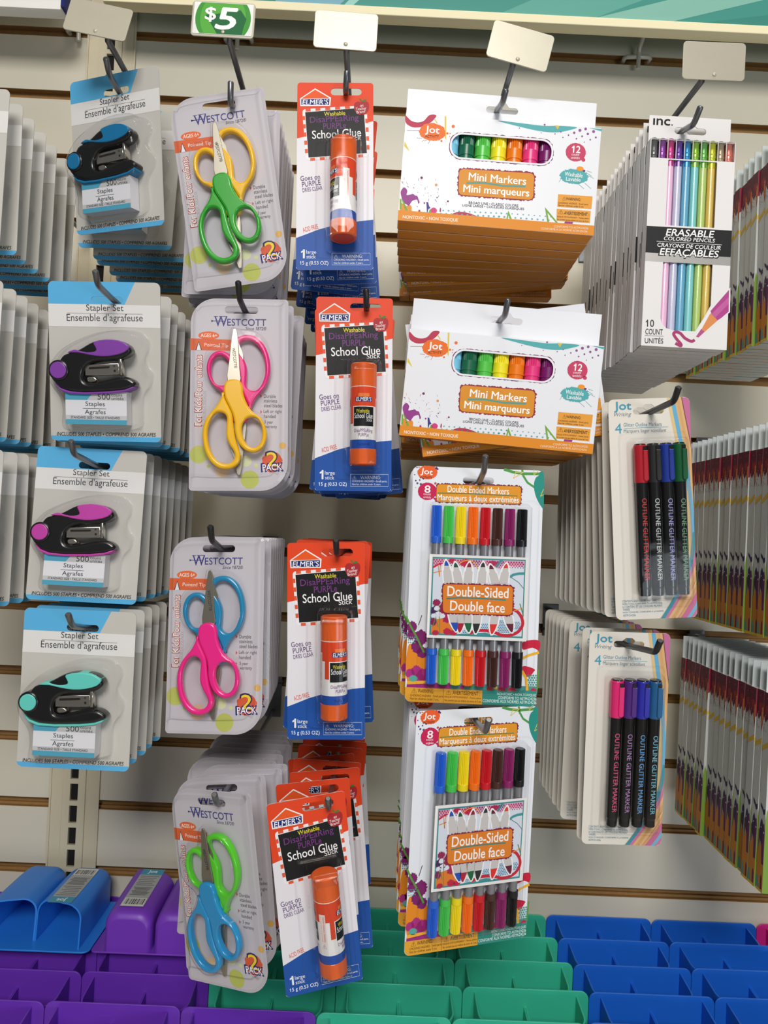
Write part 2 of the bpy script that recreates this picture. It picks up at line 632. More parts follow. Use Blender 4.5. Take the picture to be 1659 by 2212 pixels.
def hook(name, label, x, zrod, ycard, bend, tip, m, plate=None, arm=None, price=False, rad=2.6):
    """one display hook: wall clip in the nearest groove, product rod with an upturned tip, on the top row a second arm with a price plate"""
    h = root(name)
    h.location = (x, 0, zrod + CZ)
    tag(h, label, 'hook', 'display hooks on the slatted wall')
    gi = round((Z0 - zrod) / PITCH)
    gz = (groove(gi) - zrod) * 1000
    c = MB()
    z_lo, z_hi = min(gz - 8, -7), max(gz + 6, 7)
    if arm:
        z_hi = max(z_hi, (arm[1] - zrod) * 1000 + 6)
    c.solid([[(-9, z_lo), (9, z_lo), (9, z_hi), (-9, z_hi)]], 0.3, 2.8, m, 0.5)
    c.tube([(-9, 4, gz), (-9, -1.6, gz), (9, -1.6, gz), (9, 4, gz)], 2.2, m, 8)
    c.build('wall_clip', h)
    r = MB()
    p = [(0, -2, 0), (0, ycard * 1000 * 0.5, 0), (0, ycard * 1000, 0)]
    bx, by, bz = (bend[0] - x) * 1000, bend[1] * 1000, (bend[2] - zrod) * 1000
    tx, ty, tz = (tip[0] - x) * 1000, tip[1] * 1000, (tip[2] - zrod) * 1000
    a = Vector((0, ycard * 1000, 0)); bb = Vector((bx, by, bz)); t = Vector((tx, ty, tz))
    d1 = (bb - a); d2 = (t - bb)
    k1 = min(5.0, d1.length * 0.5); k2 = min(5.0, d2.length * 0.5)
    s0 = bb - d1.normalized() * k1; s2 = bb + d2.normalized() * k2
    for q in range(0, 6):
        u = q / 5
        v = s0 * (1 - u) ** 2 + bb * 2 * u * (1 - u) + s2 * u * u
        p.append(tuple(v))
    e = d2.normalized()
    p += [tuple(t - e * 0.8), tuple(t)]
    r.tube(p, [rad] * (len(p) - 1) + [rad * 0.72], m, 14)
    r.build('product_rod', h)
    if plate:
        (px, py, pz), (pp, pr, py_) = plate
        ax, az = arm[0], arm[1]
        ar = MB()
        dz = (pz - zrod) * 1000
        ar.tube([((ax - x) * 1000, -2, (az - zrod) * 1000), ((ax - x) * 1000, py * 1000 + 3.0, (arm[2] - zrod) * 1000), ((ax - x) * 1000, py * 1000 + 2.2, dz)], 2.4, m, 12)
        ar.build('price_arm', h)
        pl = MB()
        pl.solid([rrect(-25, 25, -14.5, 14.5, 3.0)], -0.5, 0.5, plate_metal, 0.35)
        pl.lathe_front = None
        pl.ell((0.6, -10.4), 1.7, 1.7, (226, 222, 208), 12, raw=True)
        dome = [(1.7, 0.5), (1.5, 0.9), (0.9, 1.2), (0.2, 1.3)]
        vs = []
        for rr, d in dome:
            vs += [(0.6 + rr * math.cos(2 * math.pi * k / 16), -d, -10.4 + rr * math.sin(2 * math.pi * k / 16)) for k in range(16)]
        pl.add(vs, [[i * 16 + k, i * 16 + (k + 1) % 16, (i + 1) * 16 + (k + 1) % 16, (i + 1) * 16 + k] for i in range(3) for k in range(16)] + [list(range(48, 64))], plate_metal, True)
        po = pl.build('price_plate', h)
        po.rotation_mode = 'YXZ'
        po.rotation_euler = (R(pp), R(pr), R(py_))
        po.location = (px - x, py, pz - zrod)
        if price:
            pc = MB(d0=0.8)
            pc.solid([rrect(-23.4, 23.4, -12.6, 13.4, 0.8)], 0.55, 0.8, ink((240, 242, 240), 0.3))
            circ = [(22.0 * math.cos(a), 0.4 + 22.0 * math.sin(a)) for a in [2 * math.pi * i / 60 for i in range(60)]]
            circ = [(x_, max(-12.3, min(13.1, y_))) for x_, y_ in circ]
            pc.flat(circ, [list(range(60))], (64, 150, 58), 1)
            inn = [(x_ * 0.82, max(-12.3, min(13.1, y_ * 0.98))) for x_, y_ in circ]
            pc.flat(inn, [list(range(60))], (88, 172, 66), 2)
            pc.flat([(-14, 3), (-10.5, 3), (13.5, 8), (18.5, 1), (15.5, -12.2), (-4, -12.2)], [list(range(6))], (28, 104, 58), 3)
            pc.text('$', (-14.5, 3.2), (-5.6, 3.2), 12.5, (250, 250, 248), 5, bold=0.045, raw=True)
            pc.text('5', (-6.2, 0.4), (11.6, 0.4), 18.5, (250, 250, 248), 5, bold=0.07, shear=0.12, raw=True)
            for sx in (-1, 1):
                for zz in range(0, 9):
                    for kx in range(3):
                        pc.ell((sx * (22.6 - kx * 0.9), -11.6 + zz * 0.9 - 0), 0.22, 0.22, (196, 206, 200), 1, raw=True, n=6)
            co = pc.build('price_label', po)
    return h

def wall_peg(label, x, dirx):
    """short empty peg in the top groove whose arm runs up behind the header sign"""
    z = groove(0)
    h = root('wall_peg'); h.location = (x, 0, z + CZ)
    tag(h, label, 'hook', 'white pegs in the top groove')
    c = MB()
    c.tube([(-15, 2, -0.5), (-15.5, -4, -0.5), (-13, -7, -0.5), (0, -7.5, 0), (13, -7, 0.5), (15.5, -4, 0.5), (15, 2, 0.5)], 2.6, steel_white, 10)
    c.build('crossbar', h)
    c = MB()
    c.tube([(0, -10, 4), (0, -9.4, -4), (0, -8.5, -15)], 2.5, steel_white, 10)
    c.build('pin', h)
    c = MB()
    c.tube([(0, -10, 3), (0, -11.5, 8), (dirx, -17, 12), (dirx * 3, -48, 29)], 2.5, steel_white, 10)
    c.build('arm', h)
    return h
wall_peg('white empty peg in the top groove at right, under the header sign', 0.2850, 0.6)
wall_peg('white peg in the top groove behind the green price label', -0.193, -0.4)
wall_peg('white peg in the top groove at the upper left corner, behind a blank price plate', -0.381, -0.6)
# ------------------------------------------------------------------ product builders; every pack: origin at the card centre, card front at d = 0.3
CARD_D = 0.3
clr = clear('blister_clear', bump=0.12)
def card(hb, loops, m, thick=0.6):
    hb.solid(loops, CARD_D - thick, CARD_D, m)

# --- stapler set -------------------------------------------------------------
STAPLER_COL = {'blue': (20, 118, 168), 'purple': (134, 66, 168), 'magenta': (196, 66, 168), 'turquoise': (104, 214, 200)}
Qst = Quad([(200, 48), (1120, 88), (1040, 1380), (140, 1340)], 91, 128)
def stapler_pack(colour):
    t = root('stapler_pack')
    g = ink((198, 195, 188))
    hole = rrect(-10.6, 15.4, 46.9, 52.5, 2.7)
    c = MB(Qst, CARD_D)
    card(c, [rrect(-45.5, 45.5, -64, 64, 4.5), hole], g)
    blue = (92, 178, 226)
    top = [p for p in rrect(-45.5, 45.5, 46.2, 64, [0.1, 0.1, 4.5, 4.5]) if p[0] < 10]
    top = [(-45.5, 46.2), (16.5, 46.2), (25.0, 64), (-41, 64), (-43.7, 63.1), (-45.1, 61.3), (-45.5, 59.5)]
    c.holed([top, hole], blue, 1)
    c.flat([(-45.5, 46.0), (45.5, 46.0), (45.5, 28.2), (-45.5, 28.2)], [[0, 1, 2, 3]], (226, 224, 222), 2)
    c.flat([(-45.5, -60), (45.5, -60), (45.5, -60.2), (44.4, -62.6), (41.5, -64), (-41.5, -64), (-44.4, -62.6), (-45.5, -60.5)], [list(range(8))], blue, 1)
    ik = (74, 75, 78)
    c.text('Stapler Set', (500, 281), (805, 292), 66, ik)
    c.text('Ensemble d\u2019agrafeuse', (335, 358), (958, 378), 76, ik)
    c.line([(340, 313), (958, 340)], 0.3, ik)
    c.text('INCLUDES 500 STAPLES \u2022 COMPREND 500 AGRAFES', (190, 1289), (1000, 1317), 30, (48, 48, 50), bold=0.02, shear=0.15)
    c.build('card', t)
    # stapler
    black = mat('stapler_black', (20, 20, 21), 0.28, coat=0.3)
    acc = mat('stapler_' + colour, STAPLER_COL[colour], 0.38)
    chrome = mat('stapler_chrome', (205, 198, 186), 0.22, 0.95)
    b = MB(Qst)
    sil = [(300, 720), (345, 670), (410, 648), (480, 625), (560, 582), (620, 562), (700, 556), (800, 566), (858, 592), (890, 635), (882, 668), (840, 698), (770, 714), (690, 720),
           (620, 724), (560, 736), (518, 762), (494, 803), (490, 855), (508, 888), (560, 898), (640, 884), (740, 862), (800, 852), (850, 858), (890, 880), (909, 906), (893, 930), (820, 955), (700, 966),
           (500, 968), (380, 956), (305, 925), (262, 885), (232, 840), (220, 780), (240, 735)]
    b.solid([smooth([Qst(*p) for p in sil], 3)], 2.5, 15.0, black, 2.6, 3)
    bo = b.build('stapler', t)
    p = MB(Qst)
    inl = [(385, 652), (440, 630), (480, 640), (540, 654), (600, 650), (618, 632), (604, 600), (603, 572), (700, 556), (800, 566), (855, 592), (880, 622), (845, 660), (760, 684), (660, 690), (560, 676), (470, 655)]
    p.solid([smooth([Qst(*q) for q in inl], 2)], 3.2, 15.7, acc, 0.7, 2)
    p.build('grip_inlay', bo)
    p = MB(Qst)
    bot = [(262, 888), (305, 930), (380, 958), (500, 968), (700, 966), (820, 955), (893, 932), (880, 950), (820, 972), (690, 984), (500, 985), (370, 976), (300, 945)]
    p.solid([[Qst(*q) for q in bot]], 2.2, 14.4, acc, 0.5, 2)
    p.build('base_strip', bo)
    cx, cz = Qst(305, 790)
    p = MB()
    p.solid([[(cx + 8.3 * math.cos(2 * math.pi * i / 40), cz + 8.3 * math.sin(2 * math.pi * i / 40)) for i in range(40)]], 2.4, 16.2, black, 1.4, 2)
    p.build('pivot_ring', bo)
    p = MB()
    p.solid([[(cx + 6.6 * math.cos(2 * math.pi * i / 40), cz + 6.6 * math.sin(2 * math.pi * i / 40)) for i in range(40)]], 14.0, 17.0, acc, 0.7, 2)
    p.build('pivot_button', bo)
    p = MB(Qst, 11.6)
    mg = [Qst(*q) for q in [(500, 748), (775, 742), (775, 832), (500, 836)]]
    p.solid([mg], 6.0, 11.6, chrome, 0.5)
    p.jagrect([(532, 768), (702, 764), (702, 781), (532, 786)], 0.6, (40, 36, 30), 1)
    p.ell((738, 764), 0.9, 0.9, (70, 64, 52), 1)
    p.ell((740, 803), 0.95, 0.95, (40, 36, 30), 1)
    p.build('staple_magazine', bo)
    p = MB(Qst)
    p.solid([[Qst(*q) for q in [(777, 700), (803, 700), (803, 838), (777, 838)]]], 5.0, 12.4, chrome, 0.8)
    p.build('driver_end', bo)
    p = MB(Qst)
    p.solid([smooth([Qst(*q) for q in [(508, 850), (560, 842), (590, 868), (560, 888), (515, 884)]], 3)], 5.0, 11.0, chrome, 0.9)
    p.build('spring_lever', bo)
    # staple box
    s = MB(Qst, 12.0)
    x0, z1 = Qst(332, 972); x1, z0 = Qst(830, 1240)
    bx0, bx1, bz0, bz1 = x0, x0 + 49.4, z0 + 0.3, z1 + 2.0
    s.box(bx0, bx1, 0.8, 12.0, bz0, bz1, ink((232, 232, 236)))
    def F(xa, xb, za, zb, col, lay):
        s.flat([(xa, za), (xb, za), (xb, zb), (xa, zb)], [[0, 1, 2, 3]], col, lay)
    F(bx0, bx1, bz1 - 6.9, bz1, (200, 199, 198), 1)
    s.flat([(bx0, bz1), (bx0 + 23, bz1), (bx0 + 17.5, bz1 - 6.9), (bx0, bz1 - 6.9)], [[0, 1, 2, 3]], (84, 168, 196), 2)
    F(bx0, bx1, bz0 + 3.8, bz0 + 7.2, (204, 204, 206), 1)
    F(bx0, bx1, bz0, bz0 + 3.8, (84, 168, 196), 2)
    s.text('500', (bx0 + 26.0, bz1 - 4.1), (bx0 + 36.2, bz1 - 4.1), 4.6, ik, raw=True)
    s.text('count', (bx0 + 37.2, bz1 - 2.9), (bx0 + 46.0, bz1 - 2.9), 1.9, ik, raw=True)
    s.text('unit\u00e9s', (bx0 + 37.2, bz1 - 5.4), (bx0 + 47.0, bz1 - 5.4), 2.2, ik, raw=True)
    mz = bz1 - 10.4
    s.text('Staples', (bx0 + 16.2, mz), (bx0 + 31.8, mz), 4.6, ik, raw=True)
    F(bx0 + 14, bx0 + 33, mz - 3.4, mz - 3.1, ik, 3)
    s.text('Agrafes', (bx0 + 15.6, mz - 6.4), (bx0 + 32.4, mz - 6.4), 4.6, ik, raw=True)
    s.text('STANDARD SIZE \u2022 TAILLE STANDARD', (bx0 + 4.2, bz0 + 5.5), (bx0 + 44, bz0 + 5.5), 1.9, ik, raw=True, bold=0.015)
    s.build('staple_box', t)
    bl = MB(Qst)
    ol = [(238, 720), (330, 618), (480, 540), (640, 490), (780, 476), (900, 490), (968, 530), (995, 600), (950, 685), (965, 770), (1005, 830), (990, 900), (935, 960), (910, 1040), (905, 1200), (872, 1248), (700, 1275), (325, 1270), (305, 1100), (292, 1010), (240, 930), (208, 850), (208, 780)]
    bl.loft(smooth([Qst(*q) for q in ol], 8), [(0.4, -1.6), (0.7, -0.3), (9, 0.3), (15, 1.0), (17.2, 2.0), (18.2, 3.8)], clr, 120)
    bl.build('blister', t)
    return t

# --- scissors pack -----------------------------------------------------------
Qsc = Quad([(75, 18), (1122, 40), (1112, 2112), (33, 2108)], 78, 156)
SC_COL = {'yellow': (246, 190, 20), 'green': (48, 168, 44), 'pink': (236, 44, 132), 'blue': (32, 136, 184), 'hot pink': (244, 40, 140), 'lime': (88, 206, 40), 'sky': (34, 146, 204)}
RING_IN = [(740, 1328), (800, 1350), (840, 1420), (850, 1500), (838, 1580), (800, 1640), (745, 1655), (690, 1625), (650, 1560), (630, 1480), (640, 1400), (680, 1345)]
RIGHT = [(440, 1010), (468, 945), (540, 922), (612, 940), (645, 1010), (650, 1080), (690, 1190), (750, 1272), (820, 1320), (870, 1395), (897, 1490), (890, 1580), (850, 1660), (780, 1703), (700, 1698), (630, 1650), (580, 1570), (556, 1470), (553, 1390), (535, 1300), (490, 1200), (450, 1110)]
LEFT = [(436, 1050), (450, 1120), (490, 1205), (528, 1290), (540, 1380), (548, 1460), (565, 1560), (595, 1660), (617, 1740), (600, 1815), (540, 1868), (455, 1886), (370, 1868), (290, 1800), (236, 1695), (210, 1570), (214, 1450), (250, 1340), (310, 1262), (365, 1200), (408, 1120)]
LEFT_IN = [(388, 1272), (440, 1285), (472, 1335), (466, 1430), (466, 1530), (498, 1620), (545, 1695), (555, 1758), (515, 1815), (435, 1828), (355, 1782), (294, 1685), (266, 1570), (266, 1450), (300, 1350), (345, 1290)]
BLADE = [(478, 935), (498, 700), (520, 500), (537, 395), (552, 380), (574, 388), (590, 470), (600, 640), (608, 800), (612, 945)]
def scissors(t, colour, flip, d, name='scissors'):
    cx, cz = Qsc(573, 1153)
    def X(pts, sub=4):
        o = []
        for p in pts:
            x, z = Qsc(*p)
            if flip:
                x, z = 2 * cx - x, 2 * cz - z
            o.append((x, z))
        return smooth(o, sub) if sub else o
    hm = mat('handle_' + colour.replace(' ', '_'), SC_COL[colour], 0.25, coat=0.35)
    b = MB()
    steel_b = mat('scissor_blade', (158, 152, 138), 0.34, 0.85)
    b.solid([X(BLADE, 3)], d + 2.2, d + 3.4, steel_b, 0.3)
    b.add([(x, -(d + 2.0), z) for x, z in X([(500, 930), (520, 640), (545, 420), (575, 470), (640, 640), (650, 935)], 0)], [[0, 1, 2, 3, 4, 5]], steel_b)
    if not flip:
        b.d0 = d + 3.45
        a, e = Qsc(545, 585), Qsc(568, 800)
        b.text('WESTCOTT\u00ae', a, e, 2.6, (60, 58, 54), 1, bold=0.01, raw=True)
    bo = b.build(name, t)
    h = MB(); h.solid([X(RIGHT), X(RING_IN)], d, d + 6.2, hm, 1.7, 3); h.build('handle', bo)
    h = MB(); h.solid([X(LEFT), X(LEFT_IN)], d - 0.3, d + 5.9, hm, 1.7, 3); h.build('handle', bo)
    return bo
def scissors_pack(front, back):
    t = root('scissors_pack')
    pm = ink((194, 189, 195))
    q = Qsc
    c = MB(q, CARD_D)
    hole = rrect(*[v for v in (q(438, 0)[0], q(797, 0)[0])], q(600, 186)[1], q(600, 112)[1], 2.7)
    out = rrect(-39, 39, -78, 78, [3, 22, 3, 20])
    card(c, [out, hole], pm)
    navy = (58, 58, 128)
    c.text('W', (325, 268), (462, 271), 108, navy, bold=0.01)
    c.text('ESTCOTT', (462, 278), (882, 284), 76, navy, bold=0.008)
    c.line([(292, 264), (440, 268)], 0.45, navy, 4)
    c.poly([(290, 254), (318, 264), (290, 276)], navy, 4)
    for xx in (340, 395, 440):
        c.line([(xx - 22, 216), (xx + 22, 217)], 0.35, navy, 4)
    c.text('Since 1872\u00ae', (660, 345), (885, 350), 36, (70, 66, 100), shear=0.2)
    orange = (222, 104, 58)
    c.poly([(64, 450), (510, 466), (512, 585), (60, 577)], (214, 100, 58), 1)
    c.ell((262, 420), 8.3, 3.3, orange, 2)
    c.text('AGES 6+', (175, 419), (352, 421), 40, (246, 236, 226), 4, bold=0.015)
    c.text('Pointed Tip', (215, 525), (470, 535), 50, (246, 226, 214), 4, bold=0.01)
    c.poly([(153, 478), (186, 576), (118, 576)], (48, 48, 70), 2)
    c.poly([(153, 492), (177, 578), (128, 578)], (226, 224, 226), 3)
    c.text('For Kids/Pour enfants', (140, 1402), (152, 628), 86, (168, 44, 40), 3, bold=0.085)
    c.text('For Kids/Pour enfants', (140, 1395), (152, 635), 70, (240, 228, 218), 4, bold=0.02)
    c.text('SCISSORS/CISEAUX', (204, 1400), (216, 1015), 36, (176, 172, 174), 2)
    gk = (92, 88, 92)
    for s_, a, b_, y, h in (('Durable', 855, 985, 1076, 38), ('stainless', 855, 1000, 1126, 38), ('steel blades', 858, 1056, 1178, 38), ('Left or right', 853, 1050, 1246, 44), ('handed', 855, 983, 1294, 38), ('5 year', 862, 955, 1362, 42), ('warranty', 862, 997, 1414, 38)):
        c.text(s_, (a, y - 1), (b_, y + 2), h, gk)
    for y in (1076, 1246, 1362):
        c.poly([(818, y - 20), (836, y), (818, y + 20)], (204, 74, 52), 3)
    for (x, y, r, col) in ((145, 1710, 7.2, (186, 190, 104)), (700, 1985, 7.2, (184, 190, 96)), (660, 1785, 4.4, (206, 210, 168)), (770, 1830, 1.6, (206, 208, 150)), (250, 1840, 1.4, (180, 184, 112)), (1058, 1615, 2.7, (214, 170, 96)), (400, 1880, 6, (214, 186, 150))):
        c.ell((x, y), r, r, col, 1, n=40)
    for (x, y) in ((145, 1710), (700, 1985)):
        for k in range(40):
            pass
        c.ell((x, y), 5.3, 5.3, (206, 190, 96), 2, n=40); c.ell((x, y), 5.0, 5.0, (182, 190, 98), 3, n=40)
    c.ell((945, 1795), 8.2, 8.4, (212, 92, 60), 3, jag=0.05, n=40)
    c.text('2', (862, 1762), (1022, 1765), 186, (50, 46, 92), 5, bold=0.1)
    c.text('2', (880, 1762), (1004, 1765), 152, (236, 204, 56), 6, bold=0.035)
    c.text('PACK', (822, 1856), (1068, 1846), 100, (50, 46, 110), 7, bold=0.11)
    c.text('PACK', (840, 1855), (1052, 1847), 70, (244, 238, 240), 8, bold=0.03)
    c.build('card', t)
    scissors(t, back, True, 1.6)
    scissors(t, front, False, 5.2)
    b = MB(q)
    b.loft(smooth([q(*p) for p in [(110, 300), (150, 160), (300, 105), (1020, 115), (1040, 180), (1035, 1750), (960, 1900), (820, 1950), (110, 1945), (92, 1850)]], 8), [(0.5, -1.2), (0.9, 0), (3.2, 0.5), (4.2, 1.6)], clr, 110, cap=False)
    hull = [(520, 370), (600, 382), (700, 392), (800, 420), (885, 510), (938, 680), (940, 850), (868, 1020), (770, 1130), (725, 1225), (840, 1295), (910, 1420), (918, 1580), (860, 1705), (730, 1728), (645, 1700), (628, 1800), (545, 1895), (430, 1915), (325, 1862), (236, 1750), (192, 1580), (205, 1430), (290, 1275), (375, 1140), (400, 1045), (290, 970), (222, 850), (226, 680), (295, 572), (400, 545), (470, 560), (498, 460)]
    b.loft(smooth([q(*p) for p in hull], 5), [(3.6, -1.0), (6, -0.2), (10.5, 0.6), (12.4, 1.6), (12.9, 2.8)], clr, 150)
    rim = inset(resample(out, 120), 0.3)
    inn = inset(resample(out, 120), 2.6)
    vs = [(x, -(0.55), z) for x, z in rim] + [(x, -(1.3), z) for x, z in inn]
    b.add(vs, [[k, (k + 1) % 120, 120 + (k + 1) % 120, 120 + k] for k in range(120)], clr, True)
    b.build('blister', t)
    return t

# --- glue stick pack ---------------------------------------------------------
Qgl = Quad([(18, -2), (845, 30), (825, 2127), (5, 2107)], 62, 157)
GL_R = 10.4
def glue_pack(turn):
    t = root('glue_stick_pack')
    q = Qgl
    c = MB(q, CARD_D)
    hx, hz = q(550, 122)
    hole = rrect(hx - 12.6, hx + 12.6, hz - 3.1, hz + 3.1, 3.0)
    card(c, [rrect(-31, 31, -78.5, 78.5, 2.6), hole], ink((232, 230, 236)))
    red = (230, 72, 36)
    topq = rrect(-31, 31, 40, 78.5, [0.1, 0.1, 2.6, 2.6])
    rl, ll = q(842, 468), q(15, 640)
    topq = [p for p in topq if p[1] > 45] 
    topq = [(-31, ll[1]), (31, rl[1])] + [p for p in rrect(-31, 31, 60, 78.5, [0.1, 0.1, 2.6, 2.6]) if p[1] > 61]
    c.holed([topq, hole], red, 1)
    bl = [(5, 1758), (100, 1725), (240, 1672), (400, 1630), (560, 1606), (700, 1586), (836, 1576)]
    pts = [q(*p) for p in bl]
    pts[0] = (-31, pts[0][1]); pts[-1] = (31, pts[-1][1])
    pts += [(31, -76.2), (29.8, -78.1), (28.4, -78.5), (-28.4, -78.5), (-29.8, -78.1), (-31, -76.2)]
    c.flat(pts, [list(range(len(pts)))], (34, 84, 166), 1)
    # blackboard with its dashed frame
    fr = [(70, 308), (770, 282), (792, 868), (112, 896)]
    inb = [(103, 345), (738, 312), (768, 828), (140, 862)]
    c.jagrect(fr, 3.2, (240, 238, 240), 2)
    def dash(a, b, n, w_):
        for k in range(n):
            u0, u1 = (k + 0.08) / n, (k + 0.58) / n
            p0 = (a[0] + (b[0] - a[0]) * u0, a[1] + (b[1] - a[1]) * u0)
            p1 = (a[0] + (b[0] - a[0]) * u1, a[1] + (b[1] - a[1]) * u1)
            c.line([p0, p1], w_, (228, 92, 58), 3)
    dash((100, 322), (740, 294), 6, 2.3)
    dash((84, 380), (122, 850), 5, 2.3)
    dash((764, 330), (784, 830), 5, 2.3)
    dash((150, 884), (770, 854), 6, 2.3)
    c.poly(inb, (30, 30, 31), 4)
    c.text('Washable', (308, 371), (538, 366), 46, (238, 226, 60), 5, bold=0.015)
    c.text('DisaPPEaRing', (155, 446), (682, 432), 92, (122, 62, 134), 5)
    c.text('PURPLe', (300, 514), (545, 506), 70, (122, 62, 134), 5)
    c.text('School Glue', (178, 606), (707, 592), 96, (244, 244, 246), 5, bold=0.02)
    c.text('Stick', (562, 660), (705, 652), 54, (236, 236, 238), 5, bold=0.01)
    # logo: white outlined gable with a blue banner
    c.poly([(45, 186), (212, 72), (384, 186), (376, 280), (50, 272)], (246, 244, 244), 3)
    c.poly([(62, 187), (212, 88), (366, 189)], (236, 92, 36), 4)
    c.poly([(60, 194), (368, 197), (364, 268), (62, 260)], (28, 42, 112), 4)
    c.text('ELMER\u2019S', (72, 229), (356, 235), 58, (248, 248, 250), 5, bold=0.03, shear=0.12)
    # apple
    ap = [(715, 250), (745, 238), (785, 252), (796, 300), (780, 360), (745, 392), (718, 386), (690, 392), (655, 365), (634, 315), (640, 262), (675, 240)]
    c.flat(smooth([q(*p) for p in ap], 4), [list(range(48))], (172, 42, 50), 5)
    c.poly([(715, 246), (690, 205), (708, 210), (725, 240)], (66, 128, 58), 6)
    c.poly([(718, 246), (740, 218), (770, 222), (755, 246)], (66, 128, 58), 6)
    c.text('#1', (700, 293), (733, 291), 28, (248, 236, 236), 7, bold=0.02)
    c.text('Teacher', (654, 328), (766, 318), 32, (248, 236, 236), 7, bold=0.01)
    c.text('Brand\u2019', (660, 364), (760, 353), 30, (248, 236, 236), 7, bold=0.01)
    pu = (96, 62, 122)
    c.text('Goes on', (52, 1098), (262, 1080), 56, pu, 5)
    c.text('PURPLE', (70, 1166), (268, 1143), 56, pu, 5)
    c.text('DRIES CLEAR', (75, 1230), (287, 1204), 44, pu, 5)
    c.text('ACID FREE', (78, 1674), (240, 1634), 50, (226, 92, 62), 5)
    wh = (240, 242, 246)
    c.text('1', (60, 1936), (100, 1937), 100, wh, 5, bold=0.06)
    c.text('large', (115, 1922), (222, 1926), 52, wh, 5, bold=0.01)
    c.text('stick', (118, 1968), (216, 1971), 40, wh, 5, bold=0.01)
    c.text('15 g (0.53 OZ)', (48, 2041), (350, 2048), 52, wh, 5, bold=0.02)
    c.line([(390, 1935), (795, 1943), (794, 2073), (389, 2065), (390, 1935)], 0.35, (200, 210, 230), 4)
    c.text('\u26a0', (412, 1972), (452, 1973), 38, wh, 5)
    c.text('WARNING:', (495, 1971), (712, 1975), 38, (214, 222, 238), 5)
    c.text('CHOKING HAZARD\u2014Small parts.', (408, 2012), (782, 2020), 28, wh, 5)
    c.text('Not for children under 3 years.', (408, 2046), (716, 2052), 27, wh, 5)
    c.build('card', t)
    # the stick
    xs = (q(520, 900)[0] + q(520, 1800)[0]) / 2
    z = lambda y: q(520, y)[1]
    D = 12.6
    orange = mat('glue_cap_orange', (232, 98, 34), 0.28, coat=0.2)
    s = MB()
    white, rd, blu = ink((240, 238, 236), 0.3), ink((226, 74, 40), 0.3), ink((38, 82, 170), 0.3)
    zt, z1, z2, z3, z4, z5, zb = z(776), z(1026), z(1034), z(1238), z(1590), z(1684), z(1850)
    s.lathe(0, 0, [(GL_R, z2), (GL_R, z3), (GL_R, z4), (GL_R, z5)], white, 48, mats=[rd, white, blu], caps=False)
    def wrap(x, y, d):
        a = x / GL_R
        rr = GL_R + d
        return (rr * math.sin(a), -rr * math.cos(a), y)
    s.d0 = 0.02
    for a0 in (0.0, math.pi):
        sh = a0 * GL_R
        def strip(xa, xb, za, zb_, col, lay):
            n = 12
            pts = [(sh + xa + (xb - xa) * k / n, za) for k in range(n + 1)] + [(sh + xa + (xb - xa) * k / n, zb_) for k in range(n + 1)]
            s.flat(pts, [[k, k + 1, n + 2 + k, n + 1 + k] for k in range(n)], col, lay, wrap)
        strip(-8.5, 8.5, z(1448), z(1246), (28, 28, 30), 2)
        strip(-13, -9.2, z(1420), z(1236), (226, 74, 40), 2)
        strip(-6.8, 6.8, z(1192), z(1142), (28, 42, 112), 2)
        s.text('ELMER\u2019S', (sh - 6.2, z(1167)), (sh + 6.2, z(1167)), 3.2, (248, 248, 248), 3, bold=0.03, shear=0.1, raw=True, warp=wrap)
        strip(-4.5, 4.5, z(1142), z(1105), (240, 130, 60), 2)
        s.text('Washable', (sh - 6.2, z(1290)), (sh + 4.6, z(1290)), 3.0, (238, 226, 60), 3, raw=True, warp=wrap)
        s.text('School Glue', (sh - 7.6, z(1340)), (sh + 7.6, z(1340)), 4.2, (246, 246, 246), 3, bold=0.01, raw=True, warp=wrap)
        s.text('Stick', (sh + 2.2, z(1385)), (sh + 7.2, z(1385)), 2.4, (236, 236, 238), 3, raw=True, warp=wrap)
        s.text('DisaPPEaRing', (sh - 7.8, z(1500)), (sh + 7.6, z(1500)), 3.4, (122, 62, 134), 3, raw=True, warp=wrap)
        s.text('PURPLe', (sh - 4, z(1540)), (sh + 4, z(1540)), 2.6, (122, 62, 134), 3, raw=True, warp=wrap)
        s.text('15 g (0.53 OZ)', (sh - 5, z(1640)), (sh + 5, z(1640)), 2.0, (18, 40, 110), 3, raw=True, warp=wrap)
        strip(11.5, 16.5, z(1470), z(1150), (246, 232, 226), 3)
        s.text('WARNING: CHOKING HAZARD', (sh + 14.9, z(1440)), (sh + 14.9, z(1170)), 1.5, (214, 70, 50), 4, raw=True, warp=wrap)
        s.text('Small parts. Not for children under 3 yrs.', (sh + 12.9, z(1440)), (sh + 12.9, z(1170)), 1.1, (214, 70, 50), 4, raw=True, warp=wrap)
        s.text('\u26a0', (sh + 12.2, z(1490)), (sh + 15.8, z(1490)), 3.2, (214, 70, 50), 4, raw=True, warp=wrap)
    so = s.build('glue_stick', t)
    so.location = (xs * 0.001, -D * 0.001, 0)
    so.rotation_euler.z = R(turn)
    k = MB()
    k.lathe(0, 0, [(GL_R - 0.9, zt), (GL_R + 0.1, zt - 0.9), (GL_R + 0.15, z1 + 0.4), (GL_R, z1)], orange, 48)
    k.build('cap', so)
    k = MB()
    k.lathe(0, 0, [(GL_R + 0.1, z5), (GL_R + 0.3, z5 - 0.3), (GL_R + 0.3, zb + 0.8), (GL_R - 0.5, zb)], orange, 48)
    k.lathe(0, 0, [(GL_R - 1.6, zb - 0.02), (GL_R - 2.2, zb - 0.25)], ink((206, 70, 40)), 32)
    k.build('twist_base', so)
    k = MB()
    k.lathe(0, 0, [(GL_R - 0.02, z1), (GL_R + 0.05, z1), (GL_R + 0.05, z2), (GL_R - 0.02, z2)], ink((244, 226, 214)), 48, caps=False)
    k.build('seal_ring', so)
    b = MB(q)
